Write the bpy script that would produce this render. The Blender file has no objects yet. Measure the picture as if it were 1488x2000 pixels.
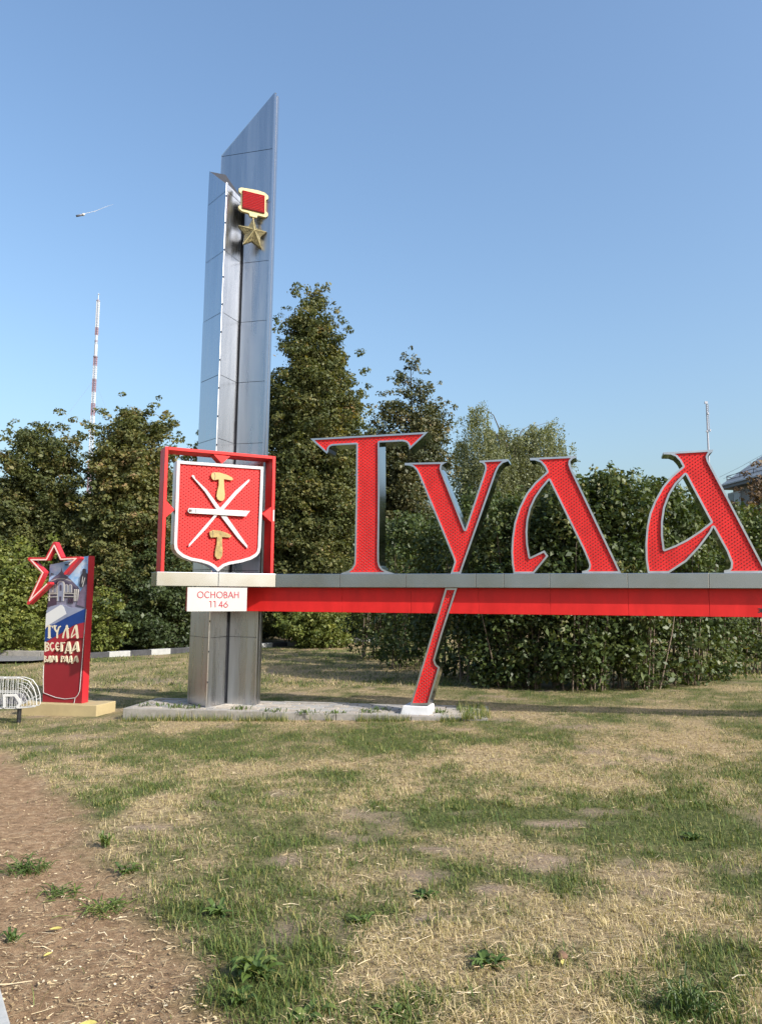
import bpy, bmesh, math, random
import numpy as np
from mathutils import Vector, Matrix
from mathutils.geometry import tessellate_polygon

random.seed(7)
rng = np.random.default_rng(7)
S = bpy.context.scene
COL = S.collection
R = math.radians

# ------------------------------------------------------------------ camera
F, CX, CY, EYE = 1500.0, 744.0, 1000.0, 1.6          # focal length and centre of the 1488 x 2000 frame
PITCH, ROLL = R(6.28), R(0.34)
_r = np.array([1, 0, 0.0]); _f = np.array([0, math.cos(PITCH), math.sin(PITCH)]); _u = np.array([0, -math.sin(PITCH), math.cos(PITCH)])
_r2 = math.cos(ROLL) * _r + math.sin(ROLL) * _u
_u2 = math.cos(ROLL) * _u - math.sin(ROLL) * _r
CAM = np.array([0, 0, EYE])
cd = bpy.data.cameras.new('camera'); cam = bpy.data.objects.new('camera', cd); COL.objects.link(cam)
cd.sensor_fit = 'VERTICAL'; cd.sensor_height = 24.0; cd.lens = 24.0 * F / 2000.0
cd.clip_start = 0.05; cd.clip_end = 5000
cam.matrix_world = Matrix(((_r2[0], _u2[0], -_f[0], CAM[0]), (_r2[1], _u2[1], -_f[1], CAM[1]), (_r2[2], _u2[2], -_f[2], CAM[2]), (0, 0, 0, 1)))
S.camera = cam

# ------------------------------------------------------------------ light
SUN_EL, SUN_AZ = R(34.0), R(127.0)                     # azimuth clockwise from +Y
SUN = np.array([math.sin(SUN_AZ) * math.cos(SUN_EL), math.cos(SUN_AZ) * math.cos(SUN_EL), math.sin(SUN_EL)])
W = bpy.data.worlds.new('World'); S.world = W; W.use_nodes = True
nt = W.node_tree; nt.nodes.clear()
sky = nt.nodes.new('ShaderNodeTexSky'); sky.sky_type = 'NISHITA'; sky.sun_disc = False
sky.sun_elevation = SUN_EL; sky.sun_rotation = SUN_AZ; sky.altitude = 150
sky.air_density = 1.5; sky.dust_density = 4.0; sky.ozone_density = 5.0
bg = nt.nodes.new('ShaderNodeBackground'); bg.inputs['Strength'].default_value = 0.15
wo = nt.nodes.new('ShaderNodeOutputWorld')
nt.links.new(sky.outputs[0], bg.inputs['Color']); nt.links.new(bg.outputs[0], wo.inputs['Surface'])
sl = bpy.data.lights.new('sun', 'SUN'); sl.energy = 4.4; sl.angle = R(0.53); sl.color = (1.0, 0.95, 0.88)
so = bpy.data.objects.new('sun', sl); COL.objects.link(so)
so.rotation_euler = Vector(SUN).to_track_quat('Z', 'Y').to_euler()
S.view_settings.view_transform = 'Standard'; S.view_settings.look = 'None'
S.view_settings.exposure = 0.66; S.view_settings.gamma = 1.0; S.view_settings.use_curve_mapping = False
S.cycles.max_bounces = 8; S.cycles.transparent_max_bounces = 4
S.cycles.use_denoising = True

# ------------------------------------------------------------------ surveying helpers (photo -> world on real planes)
def ray(x, y):
    d = _f * F + _r2 * (x - CX) - _u2 * (y - CY)
    return d / d[1]
def ground(x, y, z=0.0):
    d = ray(x, y); return CAM + d * ((z - EYE) / d[2])
def atY(x, y, Y):
    return CAM + ray(x, y) * Y

class Plane:
    """vertical plane: origin o (x,y), tangent t to the right, n out of the front"""
    def __init__(s, o, ang):
        s.o = np.array([o[0], o[1], 0.0]); s.t = np.array([math.cos(ang), math.sin(ang), 0.0])
        s.n = np.array([math.sin(ang), -math.cos(ang), 0.0])
    def off(s, d):
        q = Plane((0, 0), 0); q.o = s.o + s.n * d; q.t = s.t; q.n = s.n; return q
    def uv(s, x, y):
        d = ray(x, y); k = ((s.o - CAM) @ s.n) / (d @ s.n); P = CAM + d * k
        return np.array([(P - s.o) @ s.t, P[2]])
    def uvs(s, pts): return np.array([s.uv(*p) for p in pts])
    def W(s, u, z, d=0.0):
        P = s.o + s.t * u + s.n * d; return (P[0], P[1], z)

# ------------------------------------------------------------------ materials
MATS = {}
def mat(name, col, rough=0.5, metal=0.0, var=0.0, scale=6.0, bump=0.0, bscale=40.0, spec=0.5, col2=None, stretch=(1, 1, 1), coat=0.0, rvar=0.0, detail=6):
    m = bpy.data.materials.new(name); m.use_nodes = True; n = m.node_tree.nodes; l = m.node_tree.links
    b = n['Principled BSDF']
    b.inputs['Base Color'].default_value = (*col, 1); b.inputs['Roughness'].default_value = rough
    b.inputs['Metallic'].default_value = metal; b.inputs['Specular IOR Level'].default_value = spec
    if coat: b.inputs['Coat Weight'].default_value = coat; b.inputs['Coat Roughness'].default_value = 0.15
    if var or bump or col2 or rvar:
        tc = n.new('ShaderNodeTexCoord'); mp = n.new('ShaderNodeMapping'); mp.inputs['Scale'].default_value = stretch
        l.new(tc.outputs['Object'], mp.inputs['Vector'])
        ns = n.new('ShaderNodeTexNoise'); ns.inputs['Scale'].default_value = scale; ns.inputs['Detail'].default_value = detail; ns.inputs['Roughness'].default_value = 0.62
        l.new(mp.outputs[0], ns.inputs['Vector'])
        if var or col2:
            rp = n.new('ShaderNodeValToRGB'); c2 = col2 or tuple(max(0, c * (1 + var)) for c in col)
            c1 = col if col2 else tuple(c * (1 - var) for c in col)
            rp.color_ramp.elements[0].position = 0.35; rp.color_ramp.elements[1].position = 0.68
            rp.color_ramp.elements[0].color = (*c1, 1); rp.color_ramp.elements[1].color = (*c2, 1)
            l.new(ns.outputs['Fac'], rp.inputs['Fac']); l.new(rp.outputs[0], b.inputs['Base Color'])
        if rvar:
            mr = n.new('ShaderNodeMapRange'); mr.inputs['From Min'].default_value = 0.3; mr.inputs['From Max'].default_value = 0.7
            mr.inputs['To Min'].default_value = max(0.02, rough - rvar); mr.inputs['To Max'].default_value = rough + rvar
            l.new(ns.outputs['Fac'], mr.inputs['Value']); l.new(mr.outputs[0], b.inputs['Roughness'])
        if bump:
            n2 = n.new('ShaderNodeTexNoise'); n2.inputs['Scale'].default_value = bscale; n2.inputs['Detail'].default_value = 5
            l.new(mp.outputs[0], n2.inputs['Vector'])
            bp = n.new('ShaderNodeBump'); bp.inputs['Strength'].default_value = bump; bp.inputs['Distance'].default_value = 0.01
            l.new(n2.outputs['Fac'], bp.inputs['Height']); l.new(bp.outputs[0], b.inputs['Normal'])
    MATS[name] = m; return m

def attr_mat(name, stops, rough=0.6, transl=0.0, spec=0.3, attr='tint', tcol=1.5):
    """colour from a per-leaf / per-blade number"""
    m = bpy.data.materials.new(name); m.use_nodes = True; n = m.node_tree.nodes; l = m.node_tree.links
    b = n['Principled BSDF']; b.inputs['Roughness'].default_value = rough; b.inputs['Specular IOR Level'].default_value = spec
    a = n.new('ShaderNodeAttribute'); a.attribute_name = attr
    rp = n.new('ShaderNodeValToRGB'); cr = rp.color_ramp
    while len(cr.elements) < len(stops): cr.elements.new(0.5)
    for e, (p, c) in zip(cr.elements, stops): e.position = p; e.color = (*c, 1)
    l.new(a.outputs['Fac'], rp.inputs['Fac']); l.new(rp.outputs[0], b.inputs['Base Color'])
    if transl:
        t = n.new('ShaderNodeBsdfTranslucent'); mx = n.new('ShaderNodeMixShader'); mx.inputs[0].default_value = transl
        g = n.new('ShaderNodeVectorMath'); g.operation = 'MULTIPLY'; g.inputs[1].default_value = (tcol * 1.05, tcol, tcol * 0.35)
        l.new(rp.outputs[0], g.inputs[0]); l.new(g.outputs[0], t.inputs['Color'])
        l.new(b.outputs[0], mx.inputs[1]); l.new(t.outputs[0], mx.inputs[2])
        l.new(mx.outputs[0], n['Material Output'].inputs['Surface'])
    MATS[name] = m; return m

M_RED = mat('red_paint', (0.58, 0.016, 0.015), 0.5, var=0.12, scale=3.5, rvar=0.1, spec=0.3, stretch=(1.5, 1.5, .5))
M_REDFACE = mat('red_letter_face', (0.62, 0.020, 0.019), 0.6, var=0.13, scale=5, rvar=0.06, spec=0.3, stretch=(1.5, 1.5, .6))
M_STUD = mat('dark_stud', (0.05, 0.003, 0.004), 0.45)  # near-black puts the shadow around each stud into its colour
M_ALU = mat('aluminium', (0.50, 0.535, 0.60), 0.22, 1.0, var=0.025, scale=1.6, rvar=0.04, bump=0.02, bscale=1.5, detail=2)
M_RIM = mat('rim_steel', (0.60, 0.60, 0.62), 0.36, 1.0, var=0.05, scale=5, rvar=0.06)
M_MIRROR = mat('polished_steel', (0.50, 0.51, 0.53), 0.13, 1.0, var=0.05, scale=2, rvar=0.04, bump=0.015, bscale=2)
M_STELE = mat('brushed_steel', (0.47, 0.485, 0.515), 0.28, 1.0, var=0.08, scale=2.2, rvar=0.08, stretch=(3, 3, 0.18), bump=0.10, bscale=1.1, detail=3)
M_TRIM = mat('bright_trim', (0.55, 0.55, 0.57), 0.3, 1.0)
M_DARK = mat('dark_parts_and_reflection', (0.02, 0.022, 0.03), 0.5)
M_GOLD = mat('gold_paint', (0.38, 0.265, 0.10), 0.55, 0.1, var=0.06, scale=12)
M_GOLD2 = mat('pale_gold_plate', (0.47, 0.40, 0.20), 0.6, 0.0, var=0.04, scale=10)
M_BRASS = mat('brass', (0.26, 0.19, 0.075), 0.45, 0.4, var=0.3, scale=16, bump=0.15, bscale=30)
M_STAR = mat('hammered_star', (0.17, 0.145, 0.075), 0.5, 0.4, var=0.7, scale=55, bump=0.8, bscale=70, detail=2)  # sparkle of the hammered metal put into strong colour mottling
M_WHITE = mat('white_paint', (0.45, 0.45, 0.44), 0.5, var=0.03, scale=4)
M_BLADE = mat('silver_blade', (0.40, 0.395, 0.41), 0.55, 0.1)
M_PLAQUE = mat('plaque_white', (0.39, 0.385, 0.365), 0.6, var=0.03, scale=3)
M_PLTXT = mat('plaque_red', (0.33, 0.02, 0.045), 0.6, spec=0.2)
M_CONC = mat('concrete', (0.26, 0.24, 0.21), 0.85, var=0.18, scale=9, bump=0.25, bscale=60)
M_PAVER = mat('paver', (0.34, 0.30, 0.25), 0.85, var=0.16, scale=5, bump=0.25, bscale=70)
M_PAVER2 = mat('paver_grey', (0.30, 0.285, 0.26), 0.85, var=0.16, scale=5, bump=0.25, bscale=70)
M_PLINTHW = mat('plinth_white', (0.56, 0.56, 0.56), 0.7, var=0.08, scale=7, bump=0.1)
M_PLINTHY = mat('plinth_ochre', (0.38, 0.30, 0.155), 0.75, var=0.08, scale=5, bump=0.15)
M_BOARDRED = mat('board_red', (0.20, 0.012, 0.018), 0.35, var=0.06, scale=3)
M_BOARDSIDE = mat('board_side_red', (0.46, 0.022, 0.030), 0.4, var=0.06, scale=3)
M_BARK = mat('bark', (0.075, 0.058, 0.042), 0.9, var=0.35, scale=12, bump=0.6, bscale=25)
M_STEM = mat('shrub_stem', (0.16, 0.12, 0.085), 0.85, var=0.3, scale=14)
M_BIRCHBARK = mat('birch_bark', (0.55, 0.53, 0.49), 0.8, var=0.3, scale=8)
M_ASPHALT = mat('asphalt', (0.15, 0.145, 0.14), 0.9, var=0.15, scale=20, bump=0.3, bscale=120)
M_KERBW = mat('kerb_white', (0.33, 0.33, 0.315), 0.8, var=0.12, scale=9, bump=0.2)
M_KERBB = mat('kerb_black', (0.045, 0.045, 0.048), 0.8, var=0.3, scale=9, bump=0.2)
M_BLACK = mat('black_paint', (0.02, 0.02, 0.022), 0.45)
M_CREAM = mat('cream_letter', (0.56, 0.49, 0.35), 0.45, var=0.05, scale=10)
M_LED = mat('pale_pink_strip', (0.70, 0.50, 0.45), 0.4)

# ------------------------------------------------------------------ object helpers
def link(o, parent=None):
    COL.objects.link(o)
    if parent is not None: o.parent = parent
    return o
def tag(o, label=None, cat=None, group=None, kind=None):
    if label: o['label'] = label
    if cat: o['category'] = cat
    if group: o['group'] = group
    if kind: o['kind'] = kind
    return o
def mesh(name, verts, faces, m, parent=None, smooth=False):
    me = bpy.data.meshes.new(name); me.from_pydata([tuple(map(float, v)) for v in verts], [], [tuple(map(int, f)) for f in faces])
    me.materials.append(m)
    if smooth: me.polygons.foreach_set('use_smooth', [True] * len(me.polygons))
    me.update()
    o = bpy.data.objects.new(name, me); link(o)
    if parent is not None:
        o.parent = parent; o.matrix_parent_inverse = PINV.get(parent.name, Matrix())
    return o
PINV = {}
def empty(name, loc=(0, 0, 0)):
    o = bpy.data.objects.new(name, None); o.location = loc; o.empty_display_size = 0.2; link(o)
    PINV[o.name] = Matrix.Translation(Vector(loc)).inverted(); return o
def thing(name, label, cat, loc=(0, 0, 0), group=None):
    return tag(empty(name, loc), label, cat, group)
def npmesh(name, V, Fq, m, parent=None, attrs=None, smooth=False):
    """fast mesh: V (n,3), Fq (k,3|4)"""
    me = bpy.data.meshes.new(name); k = Fq.shape[1]
    me.vertices.add(len(V)); me.vertices.foreach_set('co', V.astype(np.float32).ravel())
    me.loops.add(Fq.size); me.loops.foreach_set('vertex_index', Fq.astype(np.int32).ravel())
    me.polygons.add(len(Fq)); me.polygons.foreach_set('loop_start', np.arange(0, Fq.size, k, dtype=np.int32))
    try: me.polygons.foreach_set('loop_total', np.full(len(Fq), k, dtype=np.int32))
    except Exception: pass
    if attrs:
        for an, av in attrs.items():
            a = me.attributes.new(an, 'FLOAT', 'POINT'); a.data.foreach_set('value', av.astype(np.float32))
    me.materials.append(m); me.update(calc_edges=True)
    if smooth: me.polygons.foreach_set('use_smooth', np.ones(len(Fq), dtype=bool))
    o = bpy.data.objects.new(name, me); link(o)
    if parent is not None:
        o.parent = parent; o.matrix_parent_inverse = PINV.get(parent.name, Matrix())
    return o

class MB:
    def __init__(s): s.v = []; s.f = []
    def add(s, v, f):
        b = len(s.v); s.v += [tuple(map(float, q)) for q in v]; s.f += [tuple(i + b for i in q) for q in f]; return s
    def hexa(s, b4, t4):
        """bottom quad and top quad (matching order)"""
        return s.add(list(b4) + list(t4), [(3, 2, 1, 0), (4, 5, 6, 7), (0, 1, 5, 4), (1, 2, 6, 5), (2, 3, 7, 6), (3, 0, 4, 7)])
    def box(s, x0, x1, y0, y1, z0, z1):
        return s.hexa([(x0, y0, z0), (x1, y0, z0), (x1, y1, z0), (x0, y1, z0)], [(x0, y0, z1), (x1, y0, z1), (x1, y1, z1), (x0, y1, z1)])
    def pbox(s, pl, u0, u1, z0, z1, d0, d1):
        """box on a Plane: u range, z range, depth range d0 (back) .. d1 (front)"""
        return s.hexa([pl.W(u0, z0, d1), pl.W(u1, z0, d1), pl.W(u1, z0, d0), pl.W(u0, z0, d0)], [pl.W(u0, z1, d1), pl.W(u1, z1, d1), pl.W(u1, z1, d0), pl.W(u0, z1, d0)])
    def tube(s, pts, r, n=6, cap=True):
        pts = [np.array(p, float) for p in pts]; rs = r if hasattr(r, '__len__') else [r] * len(pts)
        rings = []
        up = None
        for i, p in enumerate(pts):
            d = pts[min(i + 1, len(pts) - 1)] - pts[max(i - 1, 0)]; d = d / (np.linalg.norm(d) + 1e-9)
            if up is None: up = np.array([0, 0, 1.0]) if abs(d[2]) < 0.9 else np.array([1.0, 0, 0])
            a = np.cross(d, up); a /= np.linalg.norm(a) + 1e-9; b = np.cross(a, d); up = b
            rings.append([p + rs[i] * (math.cos(2 * math.pi * k / n) * a + math.sin(2 * math.pi * k / n) * b) for k in range(n)])
        v = [q for g in rings for q in g]; f = []
        for i in range(len(pts) - 1):
            for k in range(n):
                f.append((i * n + k, i * n + (k + 1) % n, (i + 1) * n + (k + 1) % n, (i + 1) * n + k))
        if cap: f += [tuple(range(n - 1, -1, -1)), tuple((len(pts) - 1) * n + k for k in range(n))]
        return s.add(v, f)
    def build(s, name, m, parent=None, smooth=False, bevel=0.0):
        o = mesh(name, s.v, s.f, m, parent, smooth)
        if bevel:
            b = o.modifiers.new('bevel', 'BEVEL'); b.width = bevel; b.segments = 2; b.limit_method = 'ANGLE'
        return o

# ---- outlines
def area(p): x, y = p[:, 0], p[:, 1]; return 0.5 * np.sum(x * np.roll(y, -1) - np.roll(x, -1) * y)
def inside(pts, poly):
    x, y = pts[:, 0], pts[:, 1]; c = np.zeros(len(pts), bool); n = len(poly); j = n - 1
    for i in range(n):
        xi, yi = poly[i]; xj, yj = poly[j]
        k = ((yi > y) != (yj > y)); t = np.where(k, (xj - xi) * (y - yi) / ((yj - yi) if yj != yi else 1e-12) + xi, 0)
        c ^= k & (x < t); j = i
    return c
def segdist(P, A, B):
    d = B - A; L = (d @ d) + 1e-12; t = np.clip(((P - A) @ d) / L, 0, 1); q = A + t[:, None] * d
    return np.hypot(*(P - q).T), t
def sdf(P, loops):
    dm = np.full(len(P), 1e9); ins = np.zeros(len(P), bool)
    for lp in loops:
        for i in range(len(lp)): dm = np.minimum(dm, segdist(P, lp[i], lp[(i + 1) % len(lp)])[0])
        ins ^= inside(P, lp)
    return np.where(ins, dm, -dm)
def simplify(p, tol):
    n = len(p)
    if n < 5: return p
    keep = np.zeros(n, bool); i0 = 0; i1 = int(np.argmax(np.hypot(*(p - p[0]).T))); keep[[i0, i1]] = True
    st = [(i0, i1), (i1, n)]
    while st:
        a, b = st.pop(); idx = np.arange(a + 1, b)
        if len(idx) == 0: continue
        d, _ = segdist(p[idx], p[a], p[b % n]); k = int(np.argmax(d))
        if d[k] > tol: keep[idx[k]] = True; st += [(a, idx[k]), (idx[k], b)]
    return p[keep]
def contours(fun, bb, res, level=0.0, tol=0.0012):
    """closed loops where fun(points) crosses level (marching squares)"""
    x0, y0, x1, y1 = bb; nx = int((x1 - x0) / res) + 3; ny = int((y1 - y0) / res) + 3
    xs = x0 - res + res * np.arange(nx); ys = y0 - res + res * np.arange(ny)
    X, Y = np.meshgrid(xs, ys); G = fun(np.stack([X.ravel(), Y.ravel()], 1)).reshape(ny, nx) - level
    G[np.abs(G) < 1e-9] = 1e-9
    G[0, :] = G[-1, :] = -1; G[:, 0] = G[:, -1] = -1
    I = G > 0; nxt = {}
    def ep(e):
        k, i, j = e
        if k == 0: a, b = G[j, i], G[j, i + 1]; return (xs[i] + res * a / (a - b), ys[j])
        a, b = G[j, i], G[j + 1, i]; return (xs[i], ys[j] + res * a / (a - b))
    for j in range(ny - 1):
        row = I[j].astype(int) + I[j + 1].astype(int)
        cand = np.nonzero((row[:-1] + row[1:] > 0) & (row[:-1] + row[1:] < 4))[0]
        for i in cand:
            c = (I[j, i], I[j, i + 1], I[j + 1, i + 1], I[j + 1, i]); e = [(0, i, j), (1, i + 1, j), (0, i, j + 1), (1, i, j)]
            # walk so that the inside stays on the left
            out = [k for k in range(4) if c[k] and not c[(k + 1) % 4]]; inn = [k for k in range(4) if not c[k] and c[(k + 1) % 4]]
            if len(out) == 1: nxt[e[out[0]]] = e[inn[0]]
            else:
                for k in out: nxt[e[k]] = e[(k - 1) % 4]
    loops = []
    while nxt:
        s0 = next(iter(nxt)); lp = []; e = s0
        while e in nxt: lp.append(ep(e)); e = nxt.pop(e)
        p = simplify(np.array(lp), tol)
        if len(p) >= 3 and abs(area(p)) > 4 * res * res: loops.append(p)
    return loops
def nest(loops):
    """[(outer, [holes])]"""
    lv = [sum(inside(l[:1], m)[0] for k, m in enumerate(loops) if k != i) for i, l in enumerate(loops)]
    out = []
    for i, l in enumerate(loops):
        if lv[i] % 2 == 0:
            out.append((l, [m for k, m in enumerate(loops) if lv[k] == lv[i] + 1 and inside(m[:1], l)[0]]))
    return out
def fill(loops2d):
    """triangles over concatenated loops"""
    return tessellate_polygon([[Vector((float(a), float(b), 0)) for a, b in l] for l in loops2d])
def plate(mb, pl, outer, holes, d0, d1, back=True, front=True):
    """extruded outline with holes on a Plane from depth d0 (back) to d1 (front)"""
    outer = outer if area(outer) > 0 else outer[::-1]
    holes = [h if area(h) < 0 else h[::-1] for h in holes]
    ls = [outer] + holes; allp = np.concatenate(ls); n = len(allp); tri = fill(ls)
    v = [pl.W(a, b, d1) for a, b in allp] + [pl.W(a, b, d0) for a, b in allp]; f = []
    for t in tri:
        a, b, c = (allp[i] for i in t); s = (b[0] - a[0]) * (c[1] - a[1]) - (b[1] - a[1]) * (c[0] - a[0])
        t = t if s > 0 else t[::-1]
        if front: f.append(tuple(t))
        if back: f.append(tuple(i + n for i in t[::-1]))
    k = 0
    for l in ls:
        m = len(l)
        for i in range(m):
            a, b = k + i, k + (i + 1) % m; f.append((a, a + n, b + n, b))
        k += m
    mb.add(v, f); return mb
def strokes_fn(strokes):
    """field of tapered strokes [(pts, r0, r1)]"""
    def fn(P):
        g = np.full(len(P), -1e9)
        for pts, r0, r1 in strokes:
            pts = np.array(pts, float); m = len(pts) - 1
            for i in range(m):
                d, t = segdist(P, pts[i], pts[i + 1]); q = (i + t) / m
                g = np.maximum(g, r0 + (r1 - r0) * q - d)
        return g
    return fn
def stroke_plate(mb, pl, strokes, d0, d1, res=0.004, tol=0.001):
    allp = np.concatenate([np.array(s[0], float) for s in strokes]); rm = max(max(s[1], s[2]) for s in strokes) + res
    bb = (*(allp.min(0) - rm), *(allp.max(0) + rm))
    for o, h in nest(contours(strokes_fn(strokes), bb, res, 0.0, tol)): plate(mb, pl, o, h, d0, d1, back=False)
    return mb
def arc(cx, cy, rx, ry, a0, a1, n=14):
    return [(cx + rx * math.cos(R(a0 + (a1 - a0) * i / n)), cy + ry * math.sin(R(a0 + (a1 - a0) * i / n))) for i in range(n + 1)]

# ------------------------------------------------------------------ noise
def vnoise(x, y, sc, seed=0):
    x = np.asarray(x, float) * sc + seed * 17.13; y = np.asarray(y, float) * sc - seed * 9.71
    xi = np.floor(x).astype(np.int64); yi = np.floor(y).astype(np.int64); fx = x - xi; fy = y - yi
    fx = fx * fx * (3 - 2 * fx); fy = fy * fy * (3 - 2 * fy)
    def h(a, b):
        k = (a * 374761393 + b * 668265263 + seed * 1442695) & 0x7fffffff
        k = ((k ^ (k >> 13)) * 1274126177) & 0x7fffffff; k ^= k >> 16
        return (k & 0xffff) / 65535.0
    return (h(xi, yi) * (1 - fx) + h(xi + 1, yi) * fx) * (1 - fy) + (h(xi, yi + 1) * (1 - fx) + h(xi + 1, yi + 1) * fx) * fy
def fbm(x, y, sc, seed=0, o=4):
    s = 0; a = 1; t = 0
    for i in range(o): s = s + a * vnoise(x, y, sc * 2 ** i, seed + i * 3); t += a; a *= 0.55
    return s / t

# ================================================================== GROUND
PATH = sorted([tuple(ground(*p)[:2]) for p in [(470, 2160), (440, 2040), (425, 1970), (388, 1900), (335, 1830), (285, 1750), (235, 1690), (190, 1630), (130, 1560), (60, 1490), (-10, 1440), (-120, 1400)]], key=lambda q: q[1])
PATH_Y = np.array([0.0] + [q[1] for q in PATH]); PATH_X = np.array([PATH[0][0] + 0.1] + [q[0] for q in PATH])
def path_f(x, y):
    """1 on the bare dirt path, 0 on the lawn"""
    e = np.interp(y, PATH_Y, PATH_X, right=-30) + (fbm(x, y, 2.2, 5, 5) - 0.5) * 0.60
    return np.clip((e - x) / 0.26 + 0.5, 0, 1) * np.clip((x - (e - 3.2)) / 0.4, 0, 1)
PATCH = []   # (x, y, rx, ry, greenness)
def patch(px, py, rx, ry, g):
    c = ground(px, py); a = ground(px + rx, py); b = ground(px, py - ry); d = ground(px, py + ry)
    PATCH.append((c[0], c[1], abs(a[0] - c[0]), abs(b[1] - d[1]) / 2, g))
for q in [(400, 1585, 75, 22, .5), (520, 1640, 110, 22, .55), (330, 1520, 70, 18, .3), (600, 1420, 140, 14, .35), (760, 1440, 80, 14, .35), (300, 1440, 140, 22, .25),
          (870, 1590, 160, 26, .55), (1120, 1610, 200, 32, .55), (1400, 1610, 110, 40, .6), (930, 1700, 130, 22, .55), (1180, 1640, 120, 26, .45), (560, 1690, 90, 30, .3),
          (1430, 1720, 80, 30, .4), (1400, 1860, 120, 40, .3), (960, 1820, 90, 30, .35), (520, 1900, 70, 40, .6), (580, 1960, 110, 40, .5), (860, 1960, 140, 30, .35), (1330, 1970, 80, 40, .5),
          (700, 1790, 60, 24, .3), (1060, 1450, 60, 12, .3), (230, 1560, 50, 40, .25), (370, 1730, 60, 50, .2),
          (1000, 1490, 240, 26, -.5), (1350, 1450, 170, 24, -.55), (1150, 1550, 150, 20, -.45), (420, 1490, 110, 16, -.3), (820, 1540, 130, 20, -.3), (620, 1560, 120, 20, -.3), (400, 1660, 110, 34, -.35),
          (720, 1720, 150, 30, -.3), (560, 1800, 120, 30, -.35), (1250, 1790, 140, 34, -.35), (1130, 1900, 170, 40, -.3), (800, 1880, 120, 40, -.4), (860, 1980, 80, 30, -.2), (1300, 1720, 120, 22, -.3), (400, 1400, 100, 9, -.3), (1180, 1400, 240, 14, -.45)]: patch(*q)
BARE = []
for px, py, rx, ry in [(300, 1612, 55, 8), (555, 1678, 32, 12), (820, 1712, 55, 20), (835, 1660, 45, 6), (1090, 1680, 60, 10), (1080, 1610, 60, 9), (1270, 1745, 60, 12), (830, 1795, 60, 10), (960, 1740, 40, 8)]:
    c = ground(px, py); a = ground(px + rx, py); b = ground(px, py - ry); d = ground(px, py + ry); BARE.append((c[0], c[1], abs(a[0] - c[0]), abs(b[1] - d[1]) / 2))
def green_f(x, y):
    g = 0.47 + (fbm(x, y, 0.55, 11) - 0.5) * 0.9 + (fbm(x, y, 2.2, 21) - 0.5) * 1.0 + (fbm(x, y, 7.0, 31, 2) - 0.5) * 0.5
    for cx, cy, rx, ry, k in PATCH: g = g + 0.62 * k * np.exp(-(((x - cx) / rx) ** 2 + ((y - cy) / ry) ** 2))
    return np.clip(0.44 + (g - 0.44) * 1.9, 0, 1)
def bare_f(x, y):
    b = np.clip((fbm(x, y, 1.7, 41) - 0.66) * 6, 0, 0.7)
    w = (fbm(x, y, 5, 43, 3) - 0.5) * 1.2
    for cx, cy, rx, ry in BARE: b = np.maximum(b, np.clip(1.25 - np.sqrt(((x - cx) / rx) ** 2 + ((y - cy) / ry) ** 2) + w, 0, 1))
    return b
def gh(x, y):
    x = np.asarray(x, float); y = np.asarray(y, float)
    near = np.exp(-np.maximum(y - 8, 0) / 6.0)
    h = (fbm(x, y, 0.35, 51, 3) - 0.5) * 0.07 * np.clip(y / 6, 0.3, 1) + (fbm(x, y, 3.5, 52, 3) - 0.5) * 0.035 * near
    p = path_f(x, y)
    h = h - 0.035 * p + p * (fbm(x, y, 14, 53, 3) - 0.5) * 0.022
    k = np.clip(2 - np.abs(y - 10.6) / 1.0, 0, 1) * np.clip(2 - np.abs(x + 1.2) / 3.0, 0, 1)   # even bed round the slab
    h = h * (1 - 0.85 * k)
    a = np.clip((y - 4) / 5, 0, 1); a = a * a * (3 - 2 * a); c = np.clip((y - 14) / 5, 0, 1); c = c * c * (3 - 2 * c)
    return h - 0.012 + 0.026 * np.clip(x, -5.5, 6) * a * (1 - c)                                   # the lawn climbs gently to the right

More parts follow.
